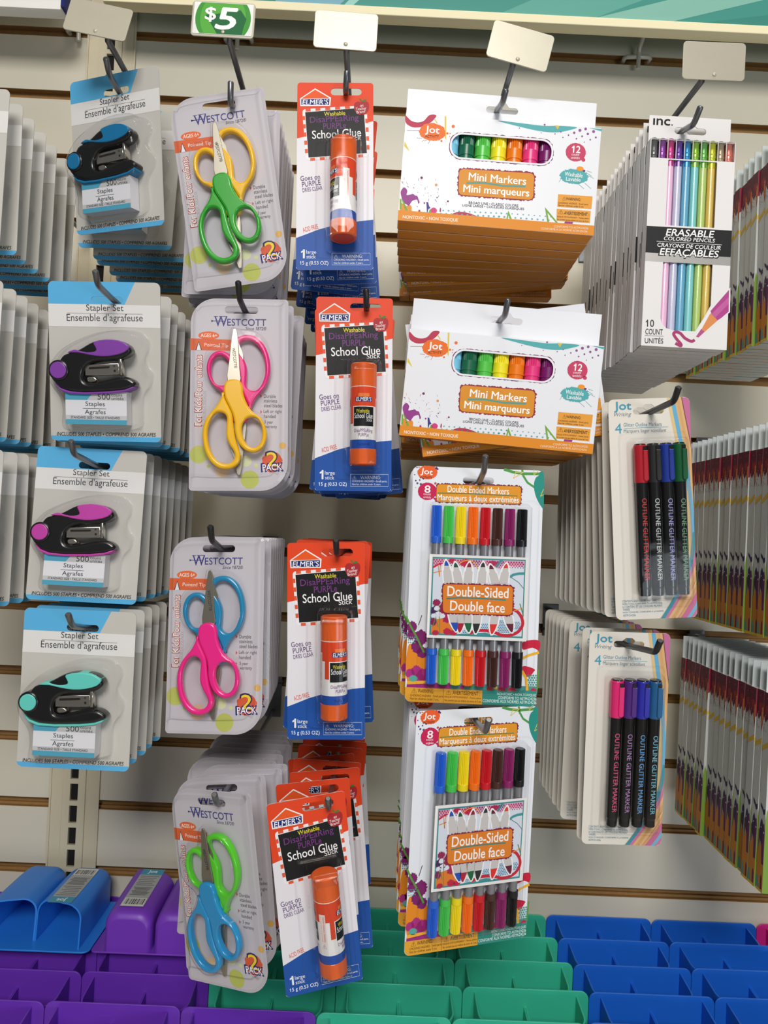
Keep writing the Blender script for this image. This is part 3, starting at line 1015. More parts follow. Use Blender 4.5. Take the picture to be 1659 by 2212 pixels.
    tray = rrect(q(228, 0)[0], q(788, 0)[0], q(500, 1992)[1], q(500, 690)[1], 4)
    bub = rrect(xs - 14.6, xs + 14.6, z(1925), z(705), 4.5)
    b.loft(tray, [(0.4, -0.8), (0.8, 0), (1.8, 0.3), (2.2, 1.2)], clr, 90, cap=False)
    b.loft(bub, [(1.6, -1.2), (3, 0), (14, 0.7), (18.5, 2.0), (21.6, 4.6), (23.4, 8.4), (23.9, 11.0)], clr, 120)
    b.build('blister', t)
    return t
# --- mini marker box ---------------------------------------------------------
Qmb = Quad([(885, 711), (1307, 748.5), (1279, 979), (862, 940)], 157, 87)
ML, MR = Crop(Qmb, 860, 680, 0.14465), Crop(Qmb, 1080, 680, 0.14465)
MARK_COL = [(126, 204, 236), (26, 104, 74), (88, 200, 78), (246, 232, 40), (242, 126, 20), (236, 60, 132), (120, 26, 104)]
def marker_box():
    """origin at the centre of the box front; the box body reaches 17 mm back, the hang flap stands at its back"""
    t = root('marker_box')
    white = ink((234, 236, 242), 0.32)
    orange = (226, 142, 38)
    W, H, T = 78.5, 43.5, 17.0
    win0, win1 = Qmb(982, 759), Qmb(1196, 824)
    wx0, wx1 = Qmb(981, 783)[0], Qmb(1196, 799)[0]
    wz0, wz1 = -2.6, 22.2
    wz1 = (Qmb(1000, 759)[1] + Qmb(1180, 774)[1]) / 2
    wz0 = (Qmb(1000, 809)[1] + Qmb(1180, 824)[1]) / 2
    win = rrect(wx0, wx1, wz0, wz1, 8.5, 8)
    b = MB(ML, 0.0)
    b.solid([[(-W, -H), (W, -H), (W, H), (-W, H)], win], -0.5, 0.0, white)
    b.box(-W, -W + 0.5, -T, -0.5, -H, H, white)
    b.box(W - 0.5, W, -T, -0.5, -H, H, white)
    b.box(-W, W, -T, -0.5, H - 0.5, H, white)
    b.box(-W, W, -T, -0.5, -H, -H + 0.5, ink(orange))
    b.box(-W, W, -T, -T + 0.5, -H, H, white)
    for sx in (-1, 1):
        b.box(sx * W - 0.03, sx * W + 0.03, -T, 0.0, -H, -H + 8.2, ink(orange))
    # print
    n = 130
    rn = random.Random(5)
    ring = [(x + nx * k, y + ny * k) for (x, y), (nx, ny) in zip(resample(rrect(wx0 - 1.9, wx1 + 1.9, wz0 - 1.9, wz1 + 1.9, 10, 8), n), normals(resample(rrect(wx0 - 1.9, wx1 + 1.9, wz0 - 1.9, wz1 + 1.9, 10, 8), n))) for k in (rn.uniform(-0.5, 0.35),)]
    b.holed([ring, rrect(wx0 - 0.1, wx1 + 0.1, wz0 - 0.1, wz1 + 0.1, 8.6, 8)], (112, 44, 92), 1)
    b.holed([rrect(wx0 - 1.4, wx1 + 1.4, wz0 - 1.4, wz1 + 1.4, 9.6, 8), win], (236, 236, 242), 2)
    swoosh = [(165, 258), (240, 330), (330, 360), (430, 340), (520, 252), (622, 258), (560, 342), (450, 412), (330, 436), (240, 422), (165, 362)]
    red = (186, 52, 82)
    b.blob(swoosh, red, 1)
    yl = (220, 200, 70)
    b.poly([(745, 270), (770, 275), (757, 628), (735, 590)], yl, 1)
    b.poly([(588, 318), (603, 312), (640, 376), (622, 376)], yl, 1)
    b.poly([(143, 640), (212, 790), (134, 712)], yl, 1)
    c0 = ML(558, 506)
    b.ell(c0, 10.6, 7.1, (236, 112, 36), 2, jag=0.05, seed=4, raw=True)
    for (x0_, y0_, x1_, y1_) in ((380, 480, 180, 478), (400, 600, 325, 592), (430, 620, 400, 650), (520, 630, 490, 680), (470, 625, 430, 640)):
        b.line([(x0_, y0_), (x1_, y1_)], 0.35, (170, 130, 120), 1)
    b.text('Jot', (450, 478), (662, 500), 138, (250, 248, 246), 4, bold=0.05)
    b.text('ACTIVITY', (444, 570), (652, 574), 36, (52, 40, 40), 4, bold=0.01, shear=0.1)
    for (x, y, r) in ((868, 425, 1.3), (778, 528, 0.9), (687, 640, 0.8), (818, 530, 0.5), (812, 570, 0.4)):
        b.ell((x, y), r, r, (232, 112, 50), 2)
    b.q = MR
    teal = (84, 172, 176)
    b.blob([(20, 347), (350, 385), (700, 430), (940, 432), (1200, 457), (1050, 506), (880, 530), (650, 510), (350, 442)], teal, 1)
    b.poly([(870, 425), (940, 432), (906, 492)], (214, 190, 80), 2)
    b.poly([(1392, 469), (1575, 484), (1572, 522)], teal, 1)
    for (x, y, r) in ((1155, 538, 18), (1243, 503, 22), (1330, 482, 20), (1448, 523, 22), (1360, 558, 18), (1272, 593, 14), (1478, 612, 14), (1392, 645, 12), (1185, 627, 12), (1068, 573, 12), (982, 607, 9), (865, 553, 9), (658, 535, 7), (335, 460, 8), (715, 414, 14), (1300, 680, 8), (955, 524, 10)):
        b.ell((x, y), r * MR.sc, r * MR.sc, (142, 84, 150), 2, n=14)
    cr = (200, 64, 100)
    b.ell((1165, 830), 8.1, 7.4, cr, 2, jag=0.02, seed=7)
    b.ell((1275, 945), 1.6, 1.5, cr, 2)
    b.text('12', (1108, 782), (1238, 795), 108, (250, 246, 248), 4, bold=0.06)
    b.text('count', (1100, 866), (1216, 872), 32, (248, 230, 236), 4, bold=0.02)
    b.text('unit\u00e9s', (1090, 908), (1222, 918), 38, (248, 230, 236), 4, bold=0.02)
    b.ell((1125, 1190), 11.4, 6.0, teal, 2, jag=0.07, seed=8)
    for (p, qq) in (((1320, 1110), (1395, 1135)), ((1340, 1180), (1420, 1225)), ((1280, 1290), (1370, 1375)), ((1180, 1300), (1265, 1375)), ((930, 1220), (895, 1270)), ((1300, 1130), (1390, 1190))):
        b.line([p, qq], 0.3, (110, 160, 166), 2)
    b.ell((1220, 1078), 2.8, 1.9, (240, 150, 40), 3)
    b.ell((1278, 1108), 1.1, 0.9, (120, 60, 130), 3)
    b.text('Washable', (985, 1150), (1253, 1182), 62, (246, 250, 250), 4, bold=0.03)
    b.text('Lavable', (1002, 1224), (1220, 1246), 58, (246, 250, 250), 4, bold=0.03)
    wo = (232, 160, 60)
    b.poly([(875, 1450), (1388, 1490), (1362, 1676), (855, 1636)], wo, 2)
    b.poly([(845, 1664), (1352, 1705), (1330, 1882), (835, 1842)], wo, 2)
    bk = (58, 44, 26)
    b.text('\u26a0', (935, 1514), (990, 1518), 54, bk, 4)
    b.text('WARNING:', (990, 1518), (1208, 1536), 42, bk, 4, bold=0.015)
    b.text('CHOKING HAZARD - Small parts', (872, 1580), (1316, 1612), 32, bk, 4)
    b.text('Not for children under 3 yrs.', (868, 1616), (1250, 1646), 30, bk, 4, bold=0.01)
    b.text('\u26a0', (868, 1710), (942, 1716), 62, bk, 4)
    b.text('AVERTISSEMENT :', (952, 1726), (1326, 1756), 48, bk, 4, bold=0.03)
    b.text('RISQUE D\u2019\u00c9TOUFFEMENT - Petites pi\u00e8ces', (845, 1780), (1316, 1816), 32, bk, 4)
    b.text('Ne convient pas aux enfants de moins de 3 ans.', (840, 1822), (1312, 1862), 28, bk, 4, bold=0.01)
    tl, bl_ = ML(940, 1056), ML(916, 1440)
    tr, br = MR(532, 1140), MR(497, 1532)
    q = b.q; b.q = None
    b.jagrect([tl, tr, br, bl_], 4, (150, 44, 70), 1, jag=0.7, grow=1.0, step=1.0)
    b.jagrect([tl, tr, br, bl_], 4, (220, 146, 42), 2)
    b.text('Mini Markers', ML(1075, 1172), MR(408, 1254), 118 * ML.sc, (250, 250, 246), 4, bold=0.05, raw=True)
    b.line([ML(1040, 1268), ML(1300, 1268), MR(60, 1316), MR(395, 1330)], 1.4, (78, 160, 150), 3)
    b.text('Mini marqueurs', ML(988, 1362), MR(446, 1446), 148 * ML.sc, (250, 250, 246), 4, bold=0.05, raw=True)
    ik = (64, 62, 74)
    b.text('BROAD LINE \u2022 CLASSIC COLORS', ML(1065, 1556), MR(276, 1612), 38 * ML.sc, ik, 4, bold=0.025, raw=True)
    b.text('LIGNE LARGE \u2022 COULEURS CLASSIQUES', ML(970, 1596), MR(360, 1664), 40 * ML.sc, ik, 4, bold=0.025, raw=True)
    b.flat([(-W, -H), (W, -H), (W, -H + 8.0), (-W, -H + 8.2)], [[0, 1, 2, 3]], orange, 3)
    b.text('NONTOXIC \u2022 NON TOXIQUE', ML(90, 1755), ML(897, 1817), 58 * ML.sc, (252, 244, 230), 5, bold=0.03, raw=True)
    b.text('CONFORMS TO ASTM-D4236', MR(790, 1924), MR(1302, 1962), 34 * ML.sc, (250, 226, 196), 5, bold=0.015, raw=True)
    b.text('CONFORME \u00c0 LA NORME ASTM-D4236', MR(600, 1948), MR(1286, 2004), 40 * ML.sc, (250, 226, 196), 5, bold=0.015, raw=True)
    b.q = ML
    pu = (150, 60, 142)
    b.blob([(68, 1380), (120, 1320), (165, 1370), (152, 1430), (200, 1428), (250, 1418), (275, 1440), (310, 1450), (328, 1500), (342, 1540), (322, 1562), (310, 1510), (285, 1502), (235, 1520), (205, 1560), (180, 1592), (150, 1570), (112, 1545), (80, 1470)], pu, 1)
    b.blob([(55, 1645), (70, 1550), (150, 1590), (205, 1580), (225, 1620), (222, 1660), (260, 1690), (240, 1705), (50, 1680)], (228, 146, 54), 1)
    gr = (120, 170, 60)
    b.poly([(72, 1470), (110, 1528), (172, 1672), (138, 1684)], gr, 2)
    b.poly([(52, 1480), (78, 1500), (72, 1640), (46, 1640)], gr, 2)
    b.blob([(820, 1726), (905, 1690), (1050, 1706), (1192, 1768), (1000, 1754)], red, 1)
    b.ell((545, 1665), 2.6, 2.4, (214, 60, 130), 2, jag=0.1)
    b.poly([(440, 1538), (466, 1540), (480, 1600), (500, 1630), (470, 1640), (455, 1690), (445, 1690)], (66, 60, 140), 2)
    b.poly([(470, 1690), (490, 1640), (515, 1660), (505, 1700)], gr, 2)
    b.poly([(315, 1690), (325, 1645), (335, 1660), (345, 1640), (352, 1692)], (170, 40, 90), 2)
    b.poly([(630, 1680), (640, 1620), (655, 1640), (650, 1690)], (170, 40, 90), 2)
    rn = random.Random(11)
    for k in range(46):
        x, y = rn.uniform(90, 900), rn.uniform(1140, 1620)
        if x + (1620 - y) * 0.4 > 760:
            continue
        if k % 3 == 0:
            b.line([(x, y), (x + rn.uniform(-30, 30), y + rn.uniform(-40, 40))], 0.28, rn.choice([(70, 66, 130), (110, 108, 130), (222, 150, 90)]), 2)
        else:
            b.ell((x, y), rn.uniform(0.15, 0.45), rn.uniform(0.15, 0.4), rn.choice([(70, 66, 130), (130, 60, 130), (216, 150, 100), (120, 120, 136)]), 2, n=8)
    for (x, y, r, col) in ((380, 1182, 1.05, (130, 50, 110)), (592, 1290, 1.0, (222, 150, 90)), (412, 1553, 0.7, pu), (758, 1532, 0.75, (130, 50, 110)), (600, 1475, 0.55, (90, 88, 120))):
        b.ell((x, y), r, r, col, 3, n=16)
    for k in range(13):
        for j in range(2):
            b.ell((650 + k * 78 + j * 36, 1712 - j * 46 + k * 5), 0.85 - j * 0.15, 0.8 - j * 0.15, (106, 178, 186), 1, n=12)
    b.q = MR
    for k in range(10):
        for j in range(2):
            b.ell((-20 + k * 82 + j * 36, 1768 - j * 52 + k * 7), 0.8 - j * 0.2, 0.75 - j * 0.2, (106, 178, 186), 1, n=12)
    b.poly([(126, 1680), (176, 1816), (150, 1815), (127, 1750), (110, 1810), (90, 1805)], gr, 2)
    b.poly([(670, 1638), (862, 1880), (828, 1874), (705, 1720), (722, 1864), (696, 1862)], gr, 2)
    b.poly([(960, 1852), (1080, 1862), (1070, 1892), (945, 1884)], pu, 3)
    bo = b.build('box', t)
    f = MB()
    fx0, fx1 = -W + 1.5, W - 2.0
    hx = Qmb(1092, 700)[0]
    f.solid([[(-W, H - 1), (W - 1, H - 1), (W - 1, H + 29.6), (-W, H + 29.6)], euro(0, H + 17.5, 26.5, 5.4, 3.6)], -T - 0.5, -T, white)
    f.build('hang_flap', t)
    for k, col in enumerate(MARK_COL):
        x = wx0 - 6.5 + 9.2 + k * 12.95 - 3.0
        m = mat('marker_%02x%02x%02x' % col, col, 0.3)
        s = MB()
        s.lathe(x, -7.6, [(2.0, wz1 + 6), (6.0, wz1 + 6), (6.2, wz1 + 5.5), (6.2, wz1 - 6.4), (6.3, wz1 - 6.6), (6.3, wz1 - 13.2), (6.55, wz1 - 13.5), (6.55, wz1 - 14.8), (6.1, wz1 - 15.0), (6.1, wz0 - 12), (2, wz0 - 12)], m, 44, ribs={1: 0.0, 2: 0.7, 3: 0.7})
        s.build('marker', t)
    return t

# --- double ended markers ----------------------------------------------------
Qdm = Crop(Quad([(894, 1008), (1175.5, 1017), (1159.5, 1524), (870, 1515.5)], 105, 189), 840, 980, 0.2532)
DM_COL = [(38, 102, 214), (74, 202, 84), (246, 222, 28), (248, 118, 22), (206, 26, 38), (74, 42, 36), (142, 36, 102), (22, 22, 24)]
Qpn = Quad([(60, 95), (1555, 160), (1520, 1420), (15, 1365)], 78.5, 66)
def double_pack():
    t = root('marker_pack')
    q = Qdm
    c = MB(q, CARD_D)
    hx, hz = q(767, 231)
    hole = rrect(hx - 12.4, hx + 12.4, hz - 2.8, hz + 2.8, 2.7)
    card(c, [rrect(-52.5, 52.5, -94.5, 94.5, 4.5), hole], ink((232, 236, 243), 0.35))
    orange, teal, mag, red = (232, 140, 36), (52, 142, 132), (160, 44, 124), (204, 32, 64)
    rn = random.Random(2)
    for k in range(46):
        x, y = rn.uniform(212, 420), rn.uniform(118, 300)
        if (x - 212) + (y - 118) < 230 or k % 4 == 0:
            r = rn.uniform(0.3, 1.1)
            c.ell((x, y), r, r, rn.choice([(96, 38, 110), (206, 76, 60), (96, 38, 110), (80, 92, 130)]), 1, n=12)
    c.ell((332, 165), 7.9, 5.6, (236, 96, 40), 2, jag=0.05, seed=5)
    c.text('Jot', (275, 158), (378, 172), 66, (250, 248, 246), 4, bold=0.05)
    c.text('ACTIVITY', (273, 206), (372, 209), 19, (50, 34, 34), 4, bold=0.02)
    c.ell((330, 322), 7.6, 7.0, (202, 30, 84), 2, jag=0.02)
    c.poly([(372, 372), (420, 380), (408, 410)], (202, 30, 84), 2)
    c.text('8', (306, 303), (358, 306), 66, (250, 246, 248), 4, bold=0.06)
    c.text('count', (297, 345), (361, 348), 17, (248, 226, 234), 4, bold=0.02)
    c.text('unit\u00e9s', (297, 370), (362, 373), 19, (248, 226, 234), 4, bold=0.02)
    pl = [(413, 262), (1130, 278), (1128, 424), (404, 408)]
    c.jagrect(pl, 2.5, (120, 44, 70), 1, jag=0.6, grow=0.8, step=0.9)
    c.jagrect(pl, 2.5, (228, 152, 40), 2)
    c.text('Double Ended Markers', (503, 301), (1028, 319), 58, (252, 250, 244), 4, bold=0.03)
    c.line([(418, 336), (700, 340), (1100, 358)], 0.7, (80, 130, 90), 3)
    c.text('Marqueurs \u00e0 deux extr\u00e9mit\u00e9s', (416, 378), (1112, 398), 66, (252, 250, 244), 4, bold=0.03)
    gr = (82, 156, 76)
    c.line([(985, 136), (1060, 158), (1150, 172), (1290, 172)], 2.2, gr, 1)
    c.line([(1140, 140), (1150, 190), (1185, 245), (1245, 285)], 1.7, gr, 1)
    tp = [(1290, 158), (1322, 165), (1325, 300), (1322, 452), (1300, 440), (1270, 390), (1248, 330), (1240, 260), (1256, 205), (1282, 185)]
    c.blob(tp, (40, 146, 134), 2)
    yl = (230, 200, 80)
    for a in (((1065, 210), (1090, 148)), ((1065, 210), (1150, 160)), ((1150, 160), (1085, 160)), ((1240, 180), (1240, 135)), ((1240, 180), (1275, 150)), ((1295, 360), (1322, 300)), ((1295, 360), (1322, 345))):
        c.line(list(a), 0.5, yl, 3)
    # lower left splashes
    c.blob([(152, 1640), (215, 1632), (250, 1660), (290, 1700), (330, 1740), (330, 1945), (142, 1940)], orange, 1)
    for (x, y, r, s) in ((188, 1470, 4.0, 1), (262, 1560, 5.2, 2), (232, 1640, 4.6, 3), (180, 1540, 3.2, 4), (275, 1690, 4, 5)):
        c.ell((x, y), r, r * 1.15, (126, 36, 104), 2, jag=0.12, seed=s)
    for (x, y, r, s) in ((170, 1870, 3.6, 6), (225, 1850, 4.4, 7), (285, 1880, 5.0, 8), (250, 1910, 4, 9)):
        c.ell((x, y), r, r, (176, 48, 130), 2, jag=0.14, seed=s)
    c.ell((195, 1915), 3.4, 2.6, (92, 170, 160), 3, jag=0.1)
    c.line([(138, 1380), (180, 1470), (240, 1580), (290, 1690)], 1.5, (90, 150, 60), 3)
    for k in range(14):
        c.ell((158 + (k % 5) * 18, 1560 + (k // 5) * 22), 0.55, 0.55, (90, 160, 160), 3, n=10)
    c.line([(245, 1455), (258, 1420), (275, 1370)], 0.6, (84, 40, 60), 2)
    # lower strip
    c.poly([(142, 1938), (520, 1950), (520, 2010), (135, 1996)], mag, 2)
    c.poly([(142, 1938), (330, 1932), (420, 1950), (140, 1966)], (240, 180, 50), 3)
    c.poly([(520, 1950), (1278, 1975), (1272, 2040), (510, 2010)], (70, 150, 146), 1)
    for (x, y, r, col) in ((620, 1985, 2, mag), (700, 1975, 1.6, (90, 150, 60)), (860, 2000, 2.4, red), (960, 2010, 3.4, red), (1050, 2012, 3.4, red), (910, 1985, 1.6, (240, 180, 50)), (1240, 2012, 2.6, red)):
        c.ell((x, y), r, r * 0.8, col, 3, jag=0.15)
    # right side
    c.blob([(1145, 1600), (1190, 1578), (1290, 1580), (1288, 1660), (1230, 1640), (1150, 1658)], red, 2)
    c.line([(1140, 1735), (1200, 1705), (1288, 1680)], 2.0, (240, 180, 44), 3)
    c.blob([(1142, 1808), (1180, 1800), (1250, 1825), (1240, 1850), (1200, 1892), (1145, 1872)], red, 2)
    c.line([(1140, 1840), (1175, 1900), (1185, 2010)], 2.2, (240, 180, 44), 3)
    for k in range(24):
        c.ell((1195 + (k % 4) * 22 + (k // 4 % 2) * 11, 1880 + (k // 4) * 20), 0.95 - 0.06 * (k % 4), 0.95 - 0.06 * (k % 4), (76, 156, 150), 2, n=12)
    c.line([(1285, 1830), (1272, 2000)], 1.2, (90, 150, 60), 3)
    # notices
    wo = (230, 166, 54)
    bot = [(-52.5, -94.5 + 4.5), (-51.2, -93.2), (-48, -94.5)]
    a, bq, cq, d = q(137, 1990), q(796, 2012), q(793, 2134), q(130, 2110)
    c.flat([(-52.5, a[1]), bq, (cq[0], -94.5), (-48, -94.5), (-51.2, -93.2), (-52.5, -90)], [list(range(6))], wo, 4)
    c.flat([bq, (52.5, bq[1] + 1.2), (52.5, -90), (51.2, -93.2), (48, -94.5), (cq[0], -94.5)], [list(range(6))], (52, 142, 130), 4)
    bk = (70, 48, 24)
    c.text('\u26a0', (180, 2019), (224, 2021), 40, bk, 6)
    c.text('WARNING:', (234, 2020), (374, 2025), 33, bk, 6)
    c.text('CHOKING HAZARD - Small parts', (166, 2062), (456, 2070), 24, bk, 6)
    c.text('Not for children under 3 yrs.', (166, 2090), (416, 2098), 26, bk, 6)
    c.line([(460, 2004), (455, 2122)], 0.3, (150, 96, 30), 6)
    c.text('\u26a0', (480, 2030), (524, 2032), 40, bk, 6)
    c.text('AVERTISSEMENT :', (538, 2033), (776, 2041), 33, bk, 6)
    c.text('RISQUE D\u2019\u00c9TOUFFEMENT - Petites pi\u00e8ces', (468, 2070), (786, 2081), 24, bk, 6)
    c.text('Ne convient pas aux enfants de moins de 3 ans.', (468, 2102), (788, 2112), 24, bk, 6)
    wt = (226, 244, 240)
    c.text('NONTOXIC \u2022 NON-TOXIQUES', (925, 2041), (1266, 2052), 25, wt, 6, bold=0.01)
    c.text('CONFORMS TO ASTM-D4236', (932, 2072), (1266, 2083), 25, wt, 6, bold=0.02)
    c.text('CONFORME AUX NORMES ASTM-D4236', (800, 2100), (1266, 2114), 26, wt, 6, bold=0.02)
    c.build('card', t)
    # markers
    barrel = mat('marker_barrel', (150, 150, 154), 0.3, 0.45)
    D = 5.6
    for k, col in enumerate(DM_COL):
        xt, zt = q(398 + k * 104, 440 + k * 4.3)
        xb, zb = q(352 + k * 105.5, 1945 + k * 4.3)
        x = (xt + xb) / 2 + 0.0
        z1 = q(398 + k * 104, 752 + k * 4)[1]
        z0 = q(352 + k * 105, 1640 + k * 4)[1]
        m = mat('marker_%02x%02x%02x' % col, col, 0.28)
        b = MB()
        b.lathe(x, D, [(3.4, z1 + 1), (3.4, z1 - 9), (3.55, z1 - 9.2), (3.55, z0 + 8.2), (3.4, z0 + 8), (3.4, z0 - 1)], barrel, 22)
        bo = b.build('marker', t)
        for (za, zb_, sgn) in ((z1, zt, 1), (z0, zb, -1)):
            h = MB()
            h.lathe(x, D, [(3.5, za), (4.3, za), (4.35, za + sgn * 4.6), (4.3, za + sgn * 5.0), (4.2, za + sgn * 5.4), (4.0, zb_ - sgn * 0.5), (3.3, zb_)], m, 40, ribs={3: 0.0, 4: 0.75, 5: 0.65})
            h.build('cap', bo)
    # sleeve
    cx, cz = q(747, 1206)
    p = MB(None, 10.6)
    p.solid([[(cx - 39.2, cz - 33), (cx + 39.2, cz - 33), (cx + 39.2, cz + 33), (cx - 39.2, cz + 33)]], 10.2, 10.6, ink((240, 238, 236), 0.4))
    class Off:
        sc = Qpn.sc
        def __call__(s, x, y):
            u = Qpn(x, y)
            return (u[0] + cx, u[1] + cz)
    p.q = Off()
    tq = [(106, 140), (1505, 190), (1466, 1372), (56, 1320)]
    p.poly(tq, (60, 146, 148), 1)
    p.poly([(122, 165), (1488, 212), (1448, 1345), (84, 1296)], (220, 226, 238), 2)
    p.poly([(118, 165), (1490, 210), (1486, 300), (1250, 282), (1120, 330), (1050, 300), (900, 262), (720, 300), (560, 280), (400, 250), (250, 250), (116, 310)], (222, 170, 196), 3)
    for k in range(34):
        for j in range(4):
            if 120 + k * 40 < 1470:
                p.ell((128 + k * 40 + (j % 2) * 20, 182 + j * 26 + k * 1.6), 0.72 - 0.08 * j, 0.72 - 0.08 * j, (186, 44, 92) if k % 9 < 6 else (120, 50, 110), 4, n=8)
    p.ell((400, 200), 3.2, 1.8, (206, 44, 76), 4, jag=0.2); p.ell((610, 235), 4.6, 3.2, (206, 36, 72), 4, jag=0.16); p.ell((1010, 240), 4, 2, (180, 50, 90), 4, jag=0.2)
    p.line([(110, 300), (180, 260), (240, 236)], 1.2, (204, 30, 60), 4)
    p.line([(1150, 190), (1090, 260), (1060, 300)], 2.0, (70, 150, 158), 4)
    p.line([(500, 250), (570, 205), (660, 190), (740, 230), (790, 330)], 0.7, (240, 170, 70), 5)
    for a in (((190, 260), (208, 440)), ((222, 270), (208, 440)), ((115, 380), (240, 352))):
        p.line(list(a), 0.6, (232, 150, 70), 5)
    p.line([(1268, 450), (1320, 415), (1400, 398), (1488, 396)], 2.0, (70, 152, 158), 4)
    p.line([(1290, 455), (1400, 530), (1490, 640)], 0.5, (80, 130, 130), 4)
    p.poly([(84, 1296), (95, 1090), (200, 1080), (330, 1050), (360, 1120), (400, 1200), (480, 1306)], (228, 128, 44), 3)
    for (x, y, rx, ry, col, s) in ((165, 830, 3.2, 2.6, (150, 36, 84), 1), (130, 950, 2.6, 3.4, (70, 40, 90), 2), (240, 940, 3.0, 4.0, (150, 36, 84), 3), (120, 1120, 2.4, 3.2, (130, 34, 90), 4), (320, 1060, 3, 4.4, (170, 36, 84), 5), (150, 1290, 2.6, 2, (186, 40, 70), 6), (330, 1270, 3.4, 2.6, (196, 36, 72), 7), (420, 1290, 3, 2, (196, 36, 72), 8)):
        p.ell((x, y), rx, ry, col, 4, jag=0.2, seed=s)
    for (x, y, s) in ((170, 920, 1), (190, 1000, 2), (250, 1030, 3), (130, 1030, 4)):
        p.ell((x, y), 2.4, 1.7, (226, 232, 240), 5, jag=0.2, seed=s)
    for a in (((205, 870), (212, 1300)), ((150, 1040), (110, 1200)), ((150, 1040), (190, 1200))):
        p.line(list(a), 0.5, (110, 140, 70), 5)
    arc = smooth([(1310, 935), (1390, 975), (1452, 1070), (1462, 1170), (1400, 1270), (1280, 1325), (1150, 1325), (1050, 1285), (900, 1255), (760, 1260), (660, 1300)], 4, closed=False)
    p.line(arc, 2.4, (204, 38, 60), 4)
    p.poly([(480, 1306), (700, 1300), (900, 1285), (1100, 1335), (1200, 1338), (500, 1312)], (70, 152, 158), 3)
    for (x0, y0, nx, ny) in ((850, 1160, 4, 4), (1100, 1110, 6, 8), (1350, 1130, 3, 5), (560, 1260, 5, 2)):
        for i in range(nx):
            for j in range(ny):
                p.ell((x0 + i * 28 + (j % 2) * 14, y0 + j * 24), 0.55, 0.55, (62, 134, 170), 3, n=8)
    p.line([(1420, 850), (1475, 1030)], 0.7, (90, 130, 70), 5); p.line([(1330, 960), (1470, 915)], 0.6, (236, 170, 70), 5)
    body, wht = (206, 202, 200), (248, 247, 248)
    tips = [(308, 200, 345, 540, (34, 84, 184)), (448, 230, 500, 540, (34, 88, 70)), (662, 230, 635, 540, (138, 38, 62)), (868, 228, 845, 540, (48, 54, 50)), (978, 265, 1055, 545, (98, 40, 54)), (1216, 250, 1170, 545, (222, 62, 48))]
    for (x0, y0, x1, y1, col) in tips:
        def at(u, o):
            return (x0 + (x1 - x0) * u + o, y0 + (y1 - y0) * u)
        p.poly([at(-0.09, -14), at(0.2, -62), at(0.44, -78), at(1, -88), at(1, 88), at(0.44, 78), at(0.2, 62), at(-0.09, 14)], wht, 6)
        p.poly([at(0.19, -36), at(0.4, -46), at(0.45, -60), at(1, -66), at(1, 66), at(0.45, 60), at(0.4, 46), at(0.19, 36)], body, 7)
        p.poly([at(0, -6), at(0.1, -26), at(0.22, -34), at(0.22, 34), at(0.1, 26), at(0, 6)], col, 8)
    lows = [(410, 1010, 462, 1270, (34, 84, 184)), (540, 1010, 515, 1290, (176, 34, 52)), (630, 1010, 655, 1285, (30, 104, 62)), (780, 1010, 758, 1300, (44, 46, 44)), (1050, 1020, 1002, 1312, (224, 52, 48)), (1240, 1030, 1302, 1285, (104, 34, 56))]
    for (x0, y0, x1, y1, col) in lows:
        def at(u, o):
            return (x0 + (x1 - x0) * u + o, y0 + (y1 - y0) * u)
        p.poly([at(0, -84), at(0.5, -80), at(0.84, -50), at(1.06, -16), at(1.06, 16), at(0.84, 50), at(0.5, 80), at(0, 84)], wht, 6)
    for (x0, y0, x1, y1, col) in lows:
        def at(u, o):
            return (x0 + (x1 - x0) * u + o, y0 + (y1 - y0) * u)
        p.poly([at(0, -64), at(0.5, -58), at(0.5, 58), at(0, 64)], body, 7)
        p.poly([at(0.48, -56), at(0.8, -34), at(0.98, -10), at(0.98, 10), at(0.8, 34), at(0.48, 56)], col, 8)
    pq = [(262, 552), (1318, 588), (1305, 1020), (262, 985)]
    p.jagrect(pq, 3.5, (140, 34, 60), 9, jag=0.7, grow=0.9, step=0.9)
    p.jagrect(pq, 3.5, (230, 132, 42), 10)
    p.text('Double-Sided', (328, 655), (1250, 690), 158, (252, 250, 244), 12, bold=0.04)
    p.line([(315, 772), (500, 758), (800, 766), (1210, 794)], 1.1, (72, 136, 130), 11)
    p.text('Double face', (370, 874), (1196, 912), 156, (252, 250, 244), 12, bold=0.04)
    p.build('paper_sleeve', t)
    b = MB()
    x0, _ = q(335, 1200); x1, _ = q(1185, 1200)
    z1 = q(760, 428)[1]; z0 = q(740, 1985)[1]
    b.loft(rrect(x0 - 7, x1 + 7, z0 - 4, z1 + 4, 3), [(0.4, -0.8), (0.8, 0), (1.4, 0.5)], clr, 80, cap=False)
    b.loft(rrect(x0 - 0.5, x1 + 0.5, z0 - 1, z1 + 1, 2.5), [(1.2, -1.0), (3, -0.2), (9, 0.4), (11.2, 1.4), (11.7, 3.0)], clr, 100)
    b.build('blister', t)
    return t

